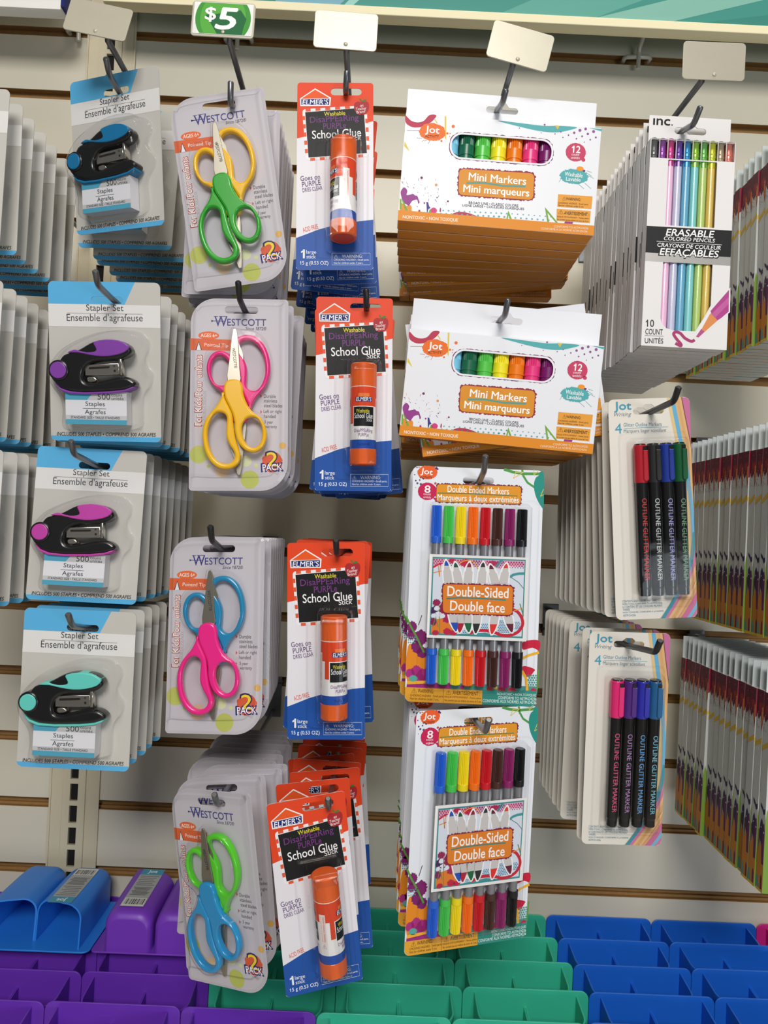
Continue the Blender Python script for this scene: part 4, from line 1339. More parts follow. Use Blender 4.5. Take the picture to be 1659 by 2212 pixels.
# --- erasable pencil box -----------------------------------------------------
Qpb = Quad([(1406, 297), (1589.6, 309), (1570, 756.5), (1384, 746)], 68.5, 168)
PA, PB = Crop(Qpb, 1380, 240, 0.1326), Crop(Qpb, 1370, 480, 0.13864)
PEN = [((96, 100, 100), (110, 112, 110)), ((126, 62, 150), (150, 84, 170)), ((240, 190, 222), (212, 76, 140)), ((196, 198, 224), (110, 72, 160)), ((104, 170, 204), (62, 150, 214)),
       ((128, 204, 204), (148, 200, 70)), ((176, 204, 116), (112, 184, 96)), ((216, 186, 92), (204, 212, 60)), ((190, 170, 140), (176, 160, 132)), ((236, 150, 130), (226, 132, 116))]
def pencil_box(marked=True):
    t = root('pencil_box')
    white = ink((232, 230, 230), 0.38)
    W, H, T = 34.25, 84.0, 10.0
    w1 = [(-33.6, PA(200, 436)[1]), (33.6, PA(1575, 512)[1]), (33.6, PA(1565, 828)[1]), (-33.6, PA(185, 750)[1])]
    zt, zb = (w1[0][1] + w1[1][1]) / 2, (w1[2][1] + w1[3][1]) / 2
    w1 = [(-33.7, zb), (33.7, zb), (33.7, zt), (-33.7, zt)]
    a = [PA(482, 772), PA(1284, 822), PA(1228, 1896), PA(430, 1852)]
    x0, x1 = (a[0][0] + a[3][0]) / 2, (a[1][0] + a[2][0]) / 2
    w2 = rrect(x0, x1, (a[2][1] + a[3][1]) / 2, zb - 0.9, 0.6, 2)
    w3 = [PB(*p) for p in [(450, 607), (1224, 652), (1196, 1296), (1085, 1490), (952, 1700), (610, 1686), (500, 1650), (430, 1580), (406, 1490)]]
    b = MB(PA, 0.0)
    b.solid([[(-W, -H), (W, -H), (W, zb), (-W, zb)], w2, w3], -0.4, 0.0, white)
    b.box(-W, W, -0.4, 0.0, zt, H, white)
    b.box(-W, -33.7, -0.4, 0.0, zb, zt, white)
    b.box(33.7, W, -0.4, 0.0, zb, zt, white)
    b.box(-W, -W + 0.4, -T, -0.4, -H, H, white)
    b.box(W - 0.4, W, -T, -0.4, -H, H, white)
    b.box(-W, W, -T, -0.4, H - 0.4, H, white)
    b.box(-W, W, -T, -0.4, -H, -H + 0.4, white)
    b.box(-W, W, -T, -T + 0.4, -H, H, ink((92, 78, 62)))
    for (za, zb_) in (((-16, 4),) if marked else ()):
        b.box(-W - 0.04, -W + 0.02, -3.2, -1.6, za, zb_, ink((34, 32, 32)))
    b.d0 = 0.0
    for k in range(9):
        x = -33.7 + 6.74 * (k + 1)
        b.flat([(x - 0.35, zb), (x + 0.35, zb), (x + 0.35, zt), (x - 0.35, zt)], [[0, 1, 2, 3]], (206, 200, 198), 1)
    b.q = PB
    zk1, zk0 = (PB(195, 46)[1] + PB(1530, 130)[1]) / 2, (PB(175, 460)[1] + PB(1505, 545)[1]) / 2
    zs = (PB(172, 600)[1] + PB(1500, 672)[1]) / 2
    b.flat([(-W, zk0), (W, zk0), (W, zk1), (-W, zk1)], [[0, 1, 2, 3]], (36, 36, 38), 1)
    b.flat([(-W, zs), (W, zs), (W, zk0), (-W, zk0)], [[0, 1, 2, 3]], mat('silver_band', (196, 194, 190), 0.3, 0.6), 1)
    wh = (244, 244, 244)
    b.text('ERASABLE', (490, 148), (1252, 188), 112, wh, 5, bold=0.05, shear=0.18)
    b.text('COLORED PENCILS', (460, 244), (1260, 288), 60, wh, 5, bold=0.04, shear=0.18)
    b.line([(345, 290), (1366, 352)], 0.3, wh, 5)
    b.text('CRAYONS DE COULEUR', (358, 344), (1350, 402), 64, wh, 5, bold=0.04, shear=0.18)
    b.text('EFFA\u00c7ABLES', (372, 462), (1336, 512), 168, (36, 36, 38), 4, bold=0.1, shear=0.18)
    b.text('EFFA\u00c7ABLES', (390, 462), (1320, 510), 134, wh, 5, bold=0.05, shear=0.18)
    ik = (62, 58, 56)
    b.text('10', (176, 1571), (306, 1574), 112, ik, 4, bold=0.02)
    b.text('COUNT', (168, 1700), (442, 1712), 88, ik, 4, bold=0.01)
    b.line([(160, 1764), (455, 1776)], 0.25, ik, 4)
    b.text('UNIT\u00c9S', (160, 1834), (450, 1842), 100, ik, 4, bold=0.01)
    mg, mg2 = (176, 72, 142), (196, 98, 160)
    ex = PB(1470, 1050)
    b.poly([(1502, 1016), (1170, 1372), (985, 1690), (950, 1796), (1010, 1812), (1110, 1720), (1310, 1545), (1496, 1400)], (236, 234, 234), 2)
    b.poly([(1480, 1050), (1190, 1382), (1210, 1440), (1300, 1530), (1360, 1490), (1474, 1392)], mg, 3)
    b.poly([(1478, 1160), (1214, 1420), (1260, 1490), (1476, 1270)], mg2, 4)
    b.poly([(1186, 1420), (1232, 1438), (1300, 1532), (1096, 1712), (1042, 1680)], (222, 144, 88), 3)
    b.poly([(1044, 1664), (1098, 1708), (1002, 1797), (962, 1782)], (184, 84, 140), 4)
    b.line(smooth([(942, 1832), (890, 1856), (790, 1806), (720, 1732), (650, 1708), (612, 1740), (660, 1820), (728, 1900), (720, 1926), (640, 1885)], 4, closed=False), 2.3, (170, 62, 112), 3)
    b.build('box', t)
    f = MB(PA, -T + 0.3)
    hx, hz = PA(845, 318)[0], H + 6.4
    f.solid([[(-W + 1.2, H - 1), (W - 0.4, H - 1), (W - 0.4, H + 24.3), (-W + 1.2, H + 24.3)], euro(1.0, H + 12.6, 26, 5.6, 3.0)], -T - 0.3, -T + 0.3, white)
    f.text('\u0131nc', (-W + 4.4, H + 19.0), (-W + 18.4, H + 19.0), 5.6, (34, 32, 32), 2, bold=0.09, raw=True)
    f.ell((-W + 20.0, H + 17.0), 0.6, 0.6, (34, 32, 32), 2, n=10, raw=True)
    f.build('hang_flap', t)
    for k, (col, er) in enumerate(PEN):
        x = -33.7 + 6.74 * (k + 0.5)
        s = MB()
        m = mat('pencil_%02x%02x%02x' % col, col, 0.32, coat=0.3)
        s.lathe(x, -4.2, [(3.35, -82), (3.35, zb - 0.6)], m, 6)
        so = s.build('pencil', t)
        zc = zt - 8.4
        s = MB()
        me_ = mat('ferrule_%02x%02x%02x' % er, er, 0.28, 0.45)
        s.lathe(x, -4.2, [(3.2, zb - 5.0), (3.25, zb + 0.2), (3.0, zb + 0.6), (3.2, zb + 1.2), (3.0, zb + 3), (3.25, zb + 3.4), (3.25, zb + 5.4), (3.0, zb + 5.8), (3.2, zb + 6.4), (3.0, zb + 9.2), (3.2, zb + 10.2)], me_, 20)
        s.build('ferrule', so)
        s = MB()
        s.lathe(x, -4.2, [(3.05, zb + 10.2), (3.05, zt + 1.0), (2.4, zt + 1.6)], ink(tuple(int(v * 0.72) for v in er), 0.7), 18)
        s.build('eraser', so)
    return t

# --- glitter outline markers -------------------------------------------------
Qog = Quad([(1313, 864), (1489, 857), (1506, 1333), (1331, 1339)], 66, 178)
OA, OB = Crop(Qog, 1290, 840, 0.13864), Crop(Qog, 1290, 1180, 0.13864)
def glitter_pack(caps, inks):
    t = root('glitter_marker_pack')
    c = MB(OA, CARD_D)
    hx, hz = OA(795, 342)
    card(c, [rrect(-33, 33, -89, 89, 4.5), euro(hx, hz, 25, 5.4, 2.6)], ink((228, 223, 213)))
    tl = (70, 156, 184)
    c.text('Jot', (262, 290), (530, 284), 168, tl, 4, bold=0.05)
    c.text('Writing', (262, 415), (532, 404), 78, (122, 138, 146), 4, shear=0.35)
    c.text('4', (275, 626), (380, 620), 156, tl, 4)
    c.text('Glitter Outline Markers', (410, 564), (1002, 550), 58, (110, 150, 172), 4)
    c.line([(420, 626), (700, 606), (1105, 594)], 0.35, (120, 178, 196), 4)
    c.text('Marquers linger scintillant', (412, 672), (1075, 652), 72, (120, 134, 152), 4)
    c.q = Qog
    # ribbons sweeping down the right side
    S = lambda pts: smooth(pts, 5, closed=False)
    edge = S([(1452, 858), (1460, 900), (1472, 960), (1484, 1020), (1496, 1120), (1497, 1180), (1486, 1240), (1466, 1290), (1436, 1338)])
    def clipx(pts, dx0, dx1, col, lay):
        A = [Qog(x + dx0, y) for x, y in pts]
        B = [Qog(x + dx1, y) for x, y in pts]
        def lim(x, y):
            y = max(-89, min(89, y))
            e = max(0.0, abs(y) - 84.5)
            return (min(33 - (4.5 - math.sqrt(max(0.0, 20.25 - e * e))), x), y)
        A = [lim(*p) for p in A]
        B = [lim(*p) for p in B]
        n = len(A)
        c.flat(A + B, [[k, k + 1, n + k + 1, n + k] for k in range(n - 1)], col, lay)
    inner = [(1457, 915), (1462, 950), (1466, 1000), (1474, 1080), (1480, 1150), (1478, 1200), (1468, 1250), (1462, 1270)]
    clipx(S(inner), 0, 34, (204, 124, 156), 1)
    clipx(edge, -12, -5, (226, 196, 140), 2)
    clipx(edge, -5, 4, (104, 176, 214), 2)
    clipx(edge, 4, 9, (222, 176, 120), 2)
    clipx(edge, 9, 14, (214, 168, 114), 3)
    clipx(edge, 14, 19, (224, 178, 124), 2)
    clipx(edge, 19, 21, (120, 84, 80), 3)
    clipx(edge, 21, 44, (200, 112, 158), 2)
    low = S([(1500, 1150), (1492, 1210), (1474, 1260), (1450, 1305), (1428, 1340)])
    clipx(low, -4, 5, (70, 146, 164), 4)
    clipx(low, 5, 12, (204, 122, 158), 4)
    for k in range(4):
        clipx(low, 12 + k * 7, 18 + k * 7, (222, 178, 124) if k % 2 == 0 else (208, 160, 106), 4)
    clipx(low, 40, 52, (196, 110, 150), 4)
    clipx(low, 52, 60, (112, 178, 204), 4)
    clipx(low, 60, 72, (200, 116, 156), 4)
    c.q = OB
    tt = (76, 132, 156)
    for s_, l, r_ in (('CONTENTS AND COLORS MAY VARY.', (390, 858), (932, 843)), ('NON-TOXIC, CONFORMS TO ASTM D-4236.', (394, 902), (1016, 884)), ('LE CONTENU ET LES COULEURS PEUVENT', (397, 944), (1012, 924)), ('VARIER.', (400, 986), (512, 983)), ('NON-TOXIQUES, CONFORME \u00c0 LA NORME', (402, 1030), (1030, 1006)), ('ASTM D-4236', (404, 1076), (596, 1070))):
        c.text(s_, l, r_, 34, tt, 4)
    c.build('card', t)
    blk = mat('glitter_barrel', (17, 17, 18), 0.22, coat=0.4)
    D = 6.2
    for k in range(4):
        xt, zt = Qog(1370.5 + k * 27.2, 964 - k * 1.2)
        xb, zb = Qog(1381 + k * 26.9, 1286 - k * 1.2)
        zc = Qog(1372 + k * 27, 1045 - k)[1]
        x = -11.4 + k * 10.35 + 0.7
        m = mat('glitter_cap_%02x%02x%02x' % caps[k], caps[k], 0.25, coat=0.3)
        b = MB()
        b.lathe(x, D, [(4.0, zb), (4.3, zb + 0.5), (4.3, zb + 6), (4.7, zb + 7), (4.75, zb + 60), (4.85, zc)], blk, 30)
        RR = 4.8
        def wrap(px, pz, d, x=x):
            a = (px - x) / RR
            rr = RR + d
            return (x + rr * math.sin(a), -(D + rr * math.cos(a)), pz)
        b.d0 = 0.03
        zt0, zt1 = Qog(1378 + k * 27, 1078)[1], Qog(1384 + k * 27, 1252)[1]
        b.text('OUTLINE GLITTER MARKER', (x + 0.6, zt0), (x + 0.6, zt1), 4.0, inks[k], 1, bold=0.02, raw=True, warp=wrap)
        bo = b.build('marker', t)
        h = MB()
        h.lathe(x, D, [(5.0, zc), (5.15, zc + 0.4), (5.15, zt - 0.8), (4.7, zt)], m, 30)
        h.lathe(x, D, [(4.6, zt - 0.1), (4.5, zt + 0.7), (3.8, zt + 1.0)], blk, 24)
        ho = h.build('cap', bo)
        g = MB()
        g.solid([rrect(x + 0.2, x + 4.4, zc + 1.2, zt - 4.4, [2.0, 2.0, 0.3, 0.3])], D + 4.6, D + 6.4, m, 0.6)
        g.box(x + 0.6, x + 3.4, D + 4.2, D + 6.2, zt - 5.0, zt - 1.4, blk)
        g.build('clip', ho)
    b = MB()
    x0, x1 = -18.6, 27.4
    z1, z0 = Qog(1410, 948)[1], Qog(1420, 1296)[1]
    b.loft(rrect(x0 - 7, x1 + 2.6, z0 - 6, z1 + 5, 4), [(0.4, -0.8), (0.8, 0), (2.2, 0.8)], clr, 80, cap=False)
    b.loft(rrect(x0, x1, z0, z1, 3), [(1.6, -1.0), (4, -0.2), (11, 0.5), (13.2, 1.6), (13.8, 3.4)], clr, 100)
    b.build('blister', t)
    return t

# --- tall art boxes at the right edge ----------------------------------------
def art_box():
    """seen from its left side; body 75 x 170 x 10.8 mm with a thin hang flap above"""
    t = root('art_supply_box')
    W, T = 37.5, 10.8
    zb, zt = -96.5, 73.0
    white = ink((206, 208, 206), 0.4)
    b = MB(None, 0.0)
    b.box(-W, W, -T, 0, zb, zt, white)
    rn = random.Random(9)
    def side(pts, col, lay):
        e = 0.06 + 0.05 * lay
        b.add([(-W - e, u, z) for u, z in pts], [list(range(len(pts)))], ink(col))
    def front(pts, col, lay):
        b.d0 = 0.06
        b.flat(pts, [list(range(len(pts)))], col, lay)
    h = lambda f: zb + (zt - zb) * f
    # u: 0 at the front edge, 10.8 at the back edge
    side([(0, h(0)), (T, h(0)), (T, h(0.2)), (6, h(0.24)), (0, h(0.2))], (206, 128, 44), 1)
    side([(0, h(0)), (T, h(0)), (T, h(0.014)), (0, h(0.014))], (228, 184, 50), 3)
    side([(6, h(0.014)), (T, h(0.014)), (T, h(0.07)), (8.5, h(0.08))], (84, 150, 146), 2)
    side([(1.2, h(0.014)), (3.6, h(0.014)), (3.6, h(0.075)), (2.4, h(0.09)), (1.2, h(0.07))], (110, 26, 70), 3)
    side([(0, h(0.14)), (3.5, h(0.14)), (4.5, h(0.24)), (6.0, h(0.3)), (4.0, h(0.335)), (1.4, h(0.345)), (0, h(0.31))], (104, 30, 88), 2)
    side([(4.6, h(0.23)), (8.4, h(0.27)), (7.4, h(0.345)), (5.4, h(0.365)), (3.2, h(0.34))], (48, 34, 84), 3)
    side([(7.2, h(0.24)), (9.8, h(0.2)), (9.8, h(0.30)), (8.4, h(0.31))], (120, 84, 50), 2)
    side([(0.6, h(0.395)), (3, h(0.385)), (5, h(0.405)), (8, h(0.42)), (8.6, h(0.44)), (6, h(0.43)), (3.2, h(0.412)), (1, h(0.42))], (44, 34, 80), 2)
    for (u, f, r) in ((1.2, 0.30, 0.9), (5.8, 0.32, 0.6), (2.2, 0.36, 0.5)):
        side([(u + r * math.cos(2 * math.pi * k / 10), h(f) + r * math.sin(2 * math.pi * k / 10)) for k in range(10)], (214, 214, 222), 4)
    side([(0, h(0.735)), (T, h(0.70)), (T, h(0.724)), (0, h(0.76))], (222, 182, 60), 2)
    side([(0, h(0.86)), (2, h(0.83)), (4, h(0.87)), (7, h(0.845)), (T, h(0.88)), (T, h(1)), (0, h(1))], (104, 28, 54), 1)
    side([(0, h(0.83)), (1.2, h(0.79)), (2.6, h(0.85)), (5, h(0.9)), (7, h(0.88)), (8, h(0.93)), (3, h(0.94)), (0, h(0.92))], (150, 38, 48), 2)
    side([(0, h(0.86)), (1.5, h(0.82)), (2.6, h(0.88)), (1.2, h(0.92)), (0, h(0.91))], (232, 128, 52), 3)
    for k in range(20):
        u, f, r = rn.uniform(0.8, T - 0.8), rn.uniform(0.80, 0.985), rn.uniform(0.2, 0.55)
        side([(u + r * math.cos(2 * math.pi * j / 8), h(f) + r * math.sin(2 * math.pi * j / 8)) for j in range(8)], (206, 150, 170) if f > 0.87 else (120, 50, 80), 5)
    front([(-W, h(0)), (W, h(0)), (W, h(0.12)), (-W, h(0.22))], (222, 138, 46), 1)
    front([(-W, h(0)), (-W + 7, h(0)), (-W + 3.4, h(0.38)), (-W + 1.2, h(0.42)), (-W, h(0.36))], (126, 160, 66), 3)
    front([(-W, h(0.2)), (-W + 20, h(0.15)), (-W + 14, h(0.3)), (-W, h(0.34))], (120, 40, 104), 2)
    front([(-W, h(0.85)), (-W + 12, h(0.9)), (-W + 26, h(1)), (-W, h(1))], (150, 44, 66), 2)
    front([(-W, h(0.72)), (-W + 9, h(0.76)), (-W + 9, h(0.775)), (-W, h(0.74))], (226, 190, 66), 2)
    front([(W - 30, h(0.0)), (W, h(0.0)), (W, h(0.3)), (W - 12, h(0.22))], (86, 170, 172), 2)
    b.build('box', t)
    f = MB()
    f.solid([[(-W + 1, zt - 1), (W - 1, zt - 1), (W - 1, zt + 23.5), (-W + 1, zt + 23.5)], euro(0, zt + 12, 26, 5.6, 2.6)], -T - 0.3, -T + 0.3, ink((206, 214, 216), 0.35))
    f.build('hang_flap', t)
    return t

# --- plastic bin: back plate with two cups -----------------------------------
BIN_W, BIN_H = 123.0, 104.0
def bin_mesh(m):
    b = MB()
    b.solid([rrect(-BIN_W / 2, BIN_W / 2, -BIN_H / 2, BIN_H / 2, [5, 5, 8, 8])], 0, 1.7, m, 0.5)
    zr, zb = BIN_H / 2 - 4.5, -BIN_H / 2 + 0.5
    for sx in (-1, 1):
        cx = sx * 25.3
        lev = [(zr, 1.0), (zr - 30, 0.99), (zb + 26, 0.97), (zb + 12, 0.955), (zb + 5, 0.93), (zb + 1.5, 0.88), (zb, 0.78)]
        n = None
        for wall in (0.0, 1.5):
            rings = []
            for z, k in (lev if wall == 0 else [(z if i == 0 else max(z, zb + 1.4) + (0.0 if i < 5 else 0.02 * i), kk) for i, (z, kk) in enumerate(lev)]):
                hw, dp = 25.2 - wall, 44.0 - wall
                r = 15.0 - wall
                loop = [(-hw, 1.2)]
                for j in range(9):
                    a = R(180 - 90 * j / 8)
                    loop.append((-hw + r + r * math.cos(a), dp - r + r * math.sin(a)))
                for j in range(9):
                    a = R(90 - 90 * j / 8)
                    loop.append((hw - r + r * math.cos(a), dp - r + r * math.sin(a)))
                loop.append((hw, 1.2))
                n = len(loop)
                rings.append([(cx + x * k, -(1.2 + (d - 1.2) * k), z - ((13.0 * (1 - min(1, abs(cx + x * k) / 42)) + 5.0 * (d / 44.0) ** 1.3) if z > zr - 1 else 0)) for x, d in loop])
            vs = [v for rg in rings for v in rg]
            fs = [[i * n + j, i * n + j + 1, (i + 1) * n + j + 1, (i + 1) * n + j] for i in range(len(rings) - 1) for j in range(n - 1)]
            b.add(vs, fs, m, True)
            b.add(rings[-1], [list(range(n))], m)
            if wall == 0:
                o_r = rings[0]
            else:
                b.add(o_r + rings[0], [[j, j + 1, n + j + 1, n + j] for j in range(n - 1)], m)
    return b
# ------------------------------------------------------------------ hanging the packs
def rotm(p, r, y):
    e = Matrix.Rotation(R(y), 3, 'Z') @ Matrix.Rotation(R(p), 3, 'X') @ Matrix.Rotation(R(r), 3, 'Y')
    return e
HOLE = {'stapler': (2.4, 52.5), 'scissors': (0.0, 71.6), 'glue': (9.0, 72.4), 'marker': (0.0, 63.7), 'double': (0.5, 86.0), 'pencil': (1.0, 99.4), 'glitter': (-0.5, 80.6), 'art': (0, 87.8)}
DEEP = {'marker': 17.25, 'pencil': 10.0, 'art': 10.8}
def rod_of(kind, pose_, hx):
    """height of the rod that carries the front pack"""
    loc, ang = pose_
    v = Vector(loc) + rotm(*ang) @ Vector((HOLE[kind][0] * 0.001, DEEP.get(kind, 0) * 0.001, HOLE[kind][1] * 0.001))
    return v.z - 0.0026, v.y
def hang(kind, root_, tr_, hx, hz, y, roll, yaw=0.0, pitch=0.0, dx=0.0, first=False):
    """one more pack on the rod at depth y"""
    o = root_ if first else dup(root_, tr_)
    h = Vector((HOLE[kind][0] + dx, DEEP.get(kind, 0), HOLE[kind][1] - 2.6)) * 0.001
    h.z += 0.0052
    p = Vector((hx, y, hz)) - rotm(pitch, roll, yaw) @ Vector((h.x, DEEP.get(kind, 0) * 0.001, h.z - 0.0026))
    pose(o, p.x, p.y, p.z, pitch, roll, yaw)
    return o

SH = {}     # prototypes are built when first hung and copied afterwards
def take(key, fn):
    if key in SH:
        return dup(*SH[key])
    o = fn()
    SH[key] = (o, tree(o))
    return o
rnd = random.Random(21)
def row(kind, keys, front_pose, hx, behind, front_label, back_label, cat, group, front_extra=None):
    """the front pack in its own pose, then the packs behind it along the rod"""
    loc, ang = front_pose
    o = take(*keys[0])
    pose(o, loc[0], loc[1], loc[2], *ang)
    tag(o, front_label, cat, group)
    hz, yc = rod_of(kind, front_pose, hx)
    lx = (rotm(*ang).transposed() @ (Vector((hx, yc, hz)) - Vector(loc))).x * 1000 - HOLE[kind][0]
    lx = lx * (0.3 if kind in ('scissors', 'glue') else 1.0)
    for k, b in enumerate(behind):
        dy, roll = b[0], b[1]
        yaw = b[2] if len(b) > 2 else 0.0
        dx = b[3] if len(b) > 3 else 0.0
        c = take(*keys[(k + 1) % len(keys)])
        lz = HOLE[kind][1] - 2.6
        m = rotm(0, roll, yaw)
        y = yc + dy
        p = Vector((hx, y, hz)) - m @ (Vector((HOLE[kind][0] + lx + dx, DEEP.get(kind, 0), lz)) * 0.001)
        pose(c, p.x, p.y, p.z, 0, roll, yaw)
        tag(c, back_label % ORD[k + 1], cat, group)
    return hz, yc

def put_hook(label, hz, yc, hx, hole_z, bend, tip, m, plate=None, arm=None, price=False):
    d = hz - hole_z
    b = (bend[0], bend[1], bend[2] + d)
    t = (tip[0], tip[1], tip[2] + d)
    return hook('display_hook', label, hx, hz, yc, b, t, m, plate, arm, price, rad=2.4)

# --- stapler sets -------------------------------------------------------------
ST = {c: ('stapler_' + c, (lambda c=c: stapler_pack(c))) for c in STAPLER_COL}
ST_ORDER = ['blue', 'purple', 'magenta', 'turquoise']
def st_keys(first):
    i = ST_ORDER.index(first)
    return [ST[first], ST[ST_ORDER[(i + 3) % 4]], ST[first], ST[ST_ORDER[(i + 1) % 4]], ST[ST_ORDER[(i + 2) % 4]]]
SG = 'stapler sets on the hooks at left'
hz, yc = row('stapler', [ST['blue']], ((-0.2371, -0.2570, 0.3105), (7.5, -0.7, -19.9)), -0.2356, [(0.056, 2.0, -8), (0.087, -1.0, 0), (0.108, 1.2), (0.133, -0.6), (0.158, 0.5), (0.183, 0)],
    'tilted stapler set card with blue stapler, front of the top hook at left', 'stapler set card with blue stapler, %s behind the tilted front one on the top hook', 'stapler set', SG)
put_hook('steel hook with a tilted blank price plate holding the blue stapler sets', hz, yc, -0.2356, 0.3579, (-0.2356, -0.2861, 0.3581), (-0.2347, -0.2981, 0.3652), steel, ((-0.2388, -0.3071, 0.3918), (-7.7, 9.2, 1.6)), (-0.2315, 0.3806, 0.3775))
hz, yc = row('stapler', st_keys('purple'), ((-0.2279, -0.2822, 0.1257), (6.9, -1.3, -1.1)), -0.2217, [(0.031, 0.6), (0.053, 0.3), (0.079, -0.4), (0.101, 0.5), (0.126, 0), (0.151, 0.4), (0.176, 0)],
    'stapler set card with purple stapler, front of the second hook at left', 'stapler set card %s behind the front purple stapler', 'stapler set', SG)
put_hook('steel hook with upturned tip holding the purple stapler sets', hz, yc, -0.2217, 0.1732, (-0.2215, -0.3231, 0.174), (-0.2194, -0.3351, 0.1812), steel)
hz, yc = row('stapler', st_keys('magenta'), ((-0.2422, -0.2647, -0.0072), (-2.5, 0.5, 0.5)), -0.2374, [(0.022, 0.4), (0.045, -0.3), (0.068, 0.5), (0.091, 0.2), (0.116, 0), (0.141, 0.3), (0.166, 0)],
    'stapler set card with magenta stapler, front of the third hook at left', 'stapler set card %s behind the front magenta stapler', 'stapler set', SG)
put_hook('steel hook with bent tip holding the magenta stapler sets', hz, yc, -0.2374, 0.0430, (-0.2373, -0.3115, 0.0478), (-0.2354, -0.3235, 0.057), steel)
hz, yc = row('stapler', st_keys('turquoise'), ((-0.2371, -0.2808, -0.1401), (0.5, 0.0, -1.0)), -0.2332, [(0.0215, 0.3), (0.043, -0.3), (0.065, 0.4), (0.088, 0)],
    'stapler set card with turquoise stapler, front of the bottom hook at left', 'stapler set card %s behind the front turquoise stapler', 'stapler set', SG)
put_hook('steel hook with short tip holding the turquoise stapler sets', hz, yc, -0.2332, -0.0902, (-0.2331, -0.3073, -0.0854), (-0.232, -0.3193, -0.0749), steel)
for nm, cx, ztop, first, offs in (('upper', -0.3595, 0.3425, 'purple', [0.023, 0.044, 0.067, 0.090, 0.116, 0.137]), ('middle', -0.3560, 0.1868, 'magenta', [0.022, 0.043, 0.064, 0.085, 0.110, 0.135]), ('lower', -0.3480, 0.0505, 'turquoise', [0.024, 0.045, 0.066, 0.090, 0.112])):
    fp = ((cx, -0.290, ztop - 0.064), (0, 0.6, 0))
    hx = cx + 0.0024
    hz, yc = row('stapler', st_keys(first), fp, hx, [(d, rnd.uniform(-1.0, 1.0)) for d in offs],
        'stapler set card cut off by the left photo edge, front of the ' + nm + ' stack', 'stapler set card at the left photo edge, %s behind the front of the ' + nm + ' stack', 'stapler set', 'stapler sets at the left photo edge')
    put_hook('steel hook of the ' + nm + ' stapler stack at the left photo edge', hz, yc, hx, hz, (hx, -0.318, hz + 0.002), (hx, -0.331, hz + 0.012), steel)

# --- scissors -------------------------------------------------------------------
SCK = {}
for a, b_ in (('green', 'yellow'), ('yellow', 'pink'), ('hot pink', 'blue'), ('sky', 'lime')):
    SCK[a] = ('scissors_' + a, (lambda a=a, b_=b_: scissors_pack(a, b_)))
def sk(first):
    ks = ['green', 'yellow', 'hot pink', 'sky']
    i = ks.index(first)
    return [SCK[ks[(i + j) % 4]] for j in range(4)]
G = 'kids scissors two-packs'
hz, yc = row('scissors', sk('green'), ((-0.1326, -0.2901, 0.2690), (1.6, -10.5, -1.6)), -0.1327, [(0.022, -2.0), (0.037, 0.4), (0.052, -0.6), (0.067, 0.8), (0.082, 0), (0.097, 0.5), (0.112, -0.5), (0.127, 0.3)],
    'tilted scissors two-pack with green and yellow handles, front of the top hook', 'scissors two-pack %s behind the front green and yellow pair', 'scissors pack', G)
put_hook('steel hook with a green price label holding the green and yellow scissors', hz, yc, -0.1327, 0.3373, (-0.1326, -0.301, 0.3333), (-0.1322, -0.306, 0.3490), steel, ((-0.1401, -0.308, 0.396), (-2.3, 1.2, -1.1)), (-0.1351, 0.368, 0.3812), True)
hz, yc = row('scissors', sk('yellow'), ((-0.1162, -0.2904, 0.1034), (-2.3, -2.6, 2.9)), -0.1158, [(0.0165, -1.6), (0.040, 0.8, 0, -6), (0.056, -0.4), (0.071, 0.5), (0.086, 0), (0.101, 0.4), (0.116, -0.5), (0.131, 0.3)],
    'scissors two-pack with yellow and pink handles, front of the second hook', 'scissors two-pack %s behind the front yellow and pink pair', 'scissors pack', G)
put_hook('dark hook with bent tip holding the yellow and pink scissors', hz, yc, -0.1158, 0.1697, (-0.1158, -0.3106, 0.1718), (-0.1156, -0.3206, 0.1825), steel_dark)
hz, yc = row('scissors', sk('hot pink'), ((-0.126, -0.2882, -0.0900), (-3.6, -2.7, -5.6)), -0.1257, [(0.0165, -1.9), (0.031, -1.6), (0.046, -1.3), (0.061, -1.0), (0.076, -0.6), (0.091, -0.4), (0.106, 0)],
    'scissors two-pack with pink and blue handles, front of the third hook', 'scissors two-pack %s behind the front pink and blue pair', 'scissors pack', G)
put_hook('dark hook with kinked tip holding the pink and blue scissors', hz, yc, -0.1257, -0.022, (-0.1256, -0.3209, -0.015), (-0.1251, -0.3309, -0.004), steel_dark)
hz, yc = row('scissors', sk('sky'), ((-0.1111, -0.2992, -0.2861), (5.3, -6.4, -25.6)), -0.1133, [(0.034, -7.0, -8, 5), (0.050, -4.0, 4, -5), (0.066, -3.0, 0, -8), (0.082, 1.0, 0, 4), (0.098, -1.0), (0.114, 0.5, 0, 4), (0.130, -1.0, 0, -4), (0.146, 0.4), (0.162, -0.6, 0, 3), (0.178, 0)],
    'swivelled scissors two-pack with blue and lime handles, front of the bottom hook', 'scissors two-pack %s behind the swivelled blue and lime pair', 'scissors pack', G)
put_hook('steel hook with stubby tip holding the blue and lime scissors', hz, yc, -0.1133, -0.2185, (-0.1133, -0.3131, -0.2153), (-0.1133, -0.3251, -0.2044), steel)

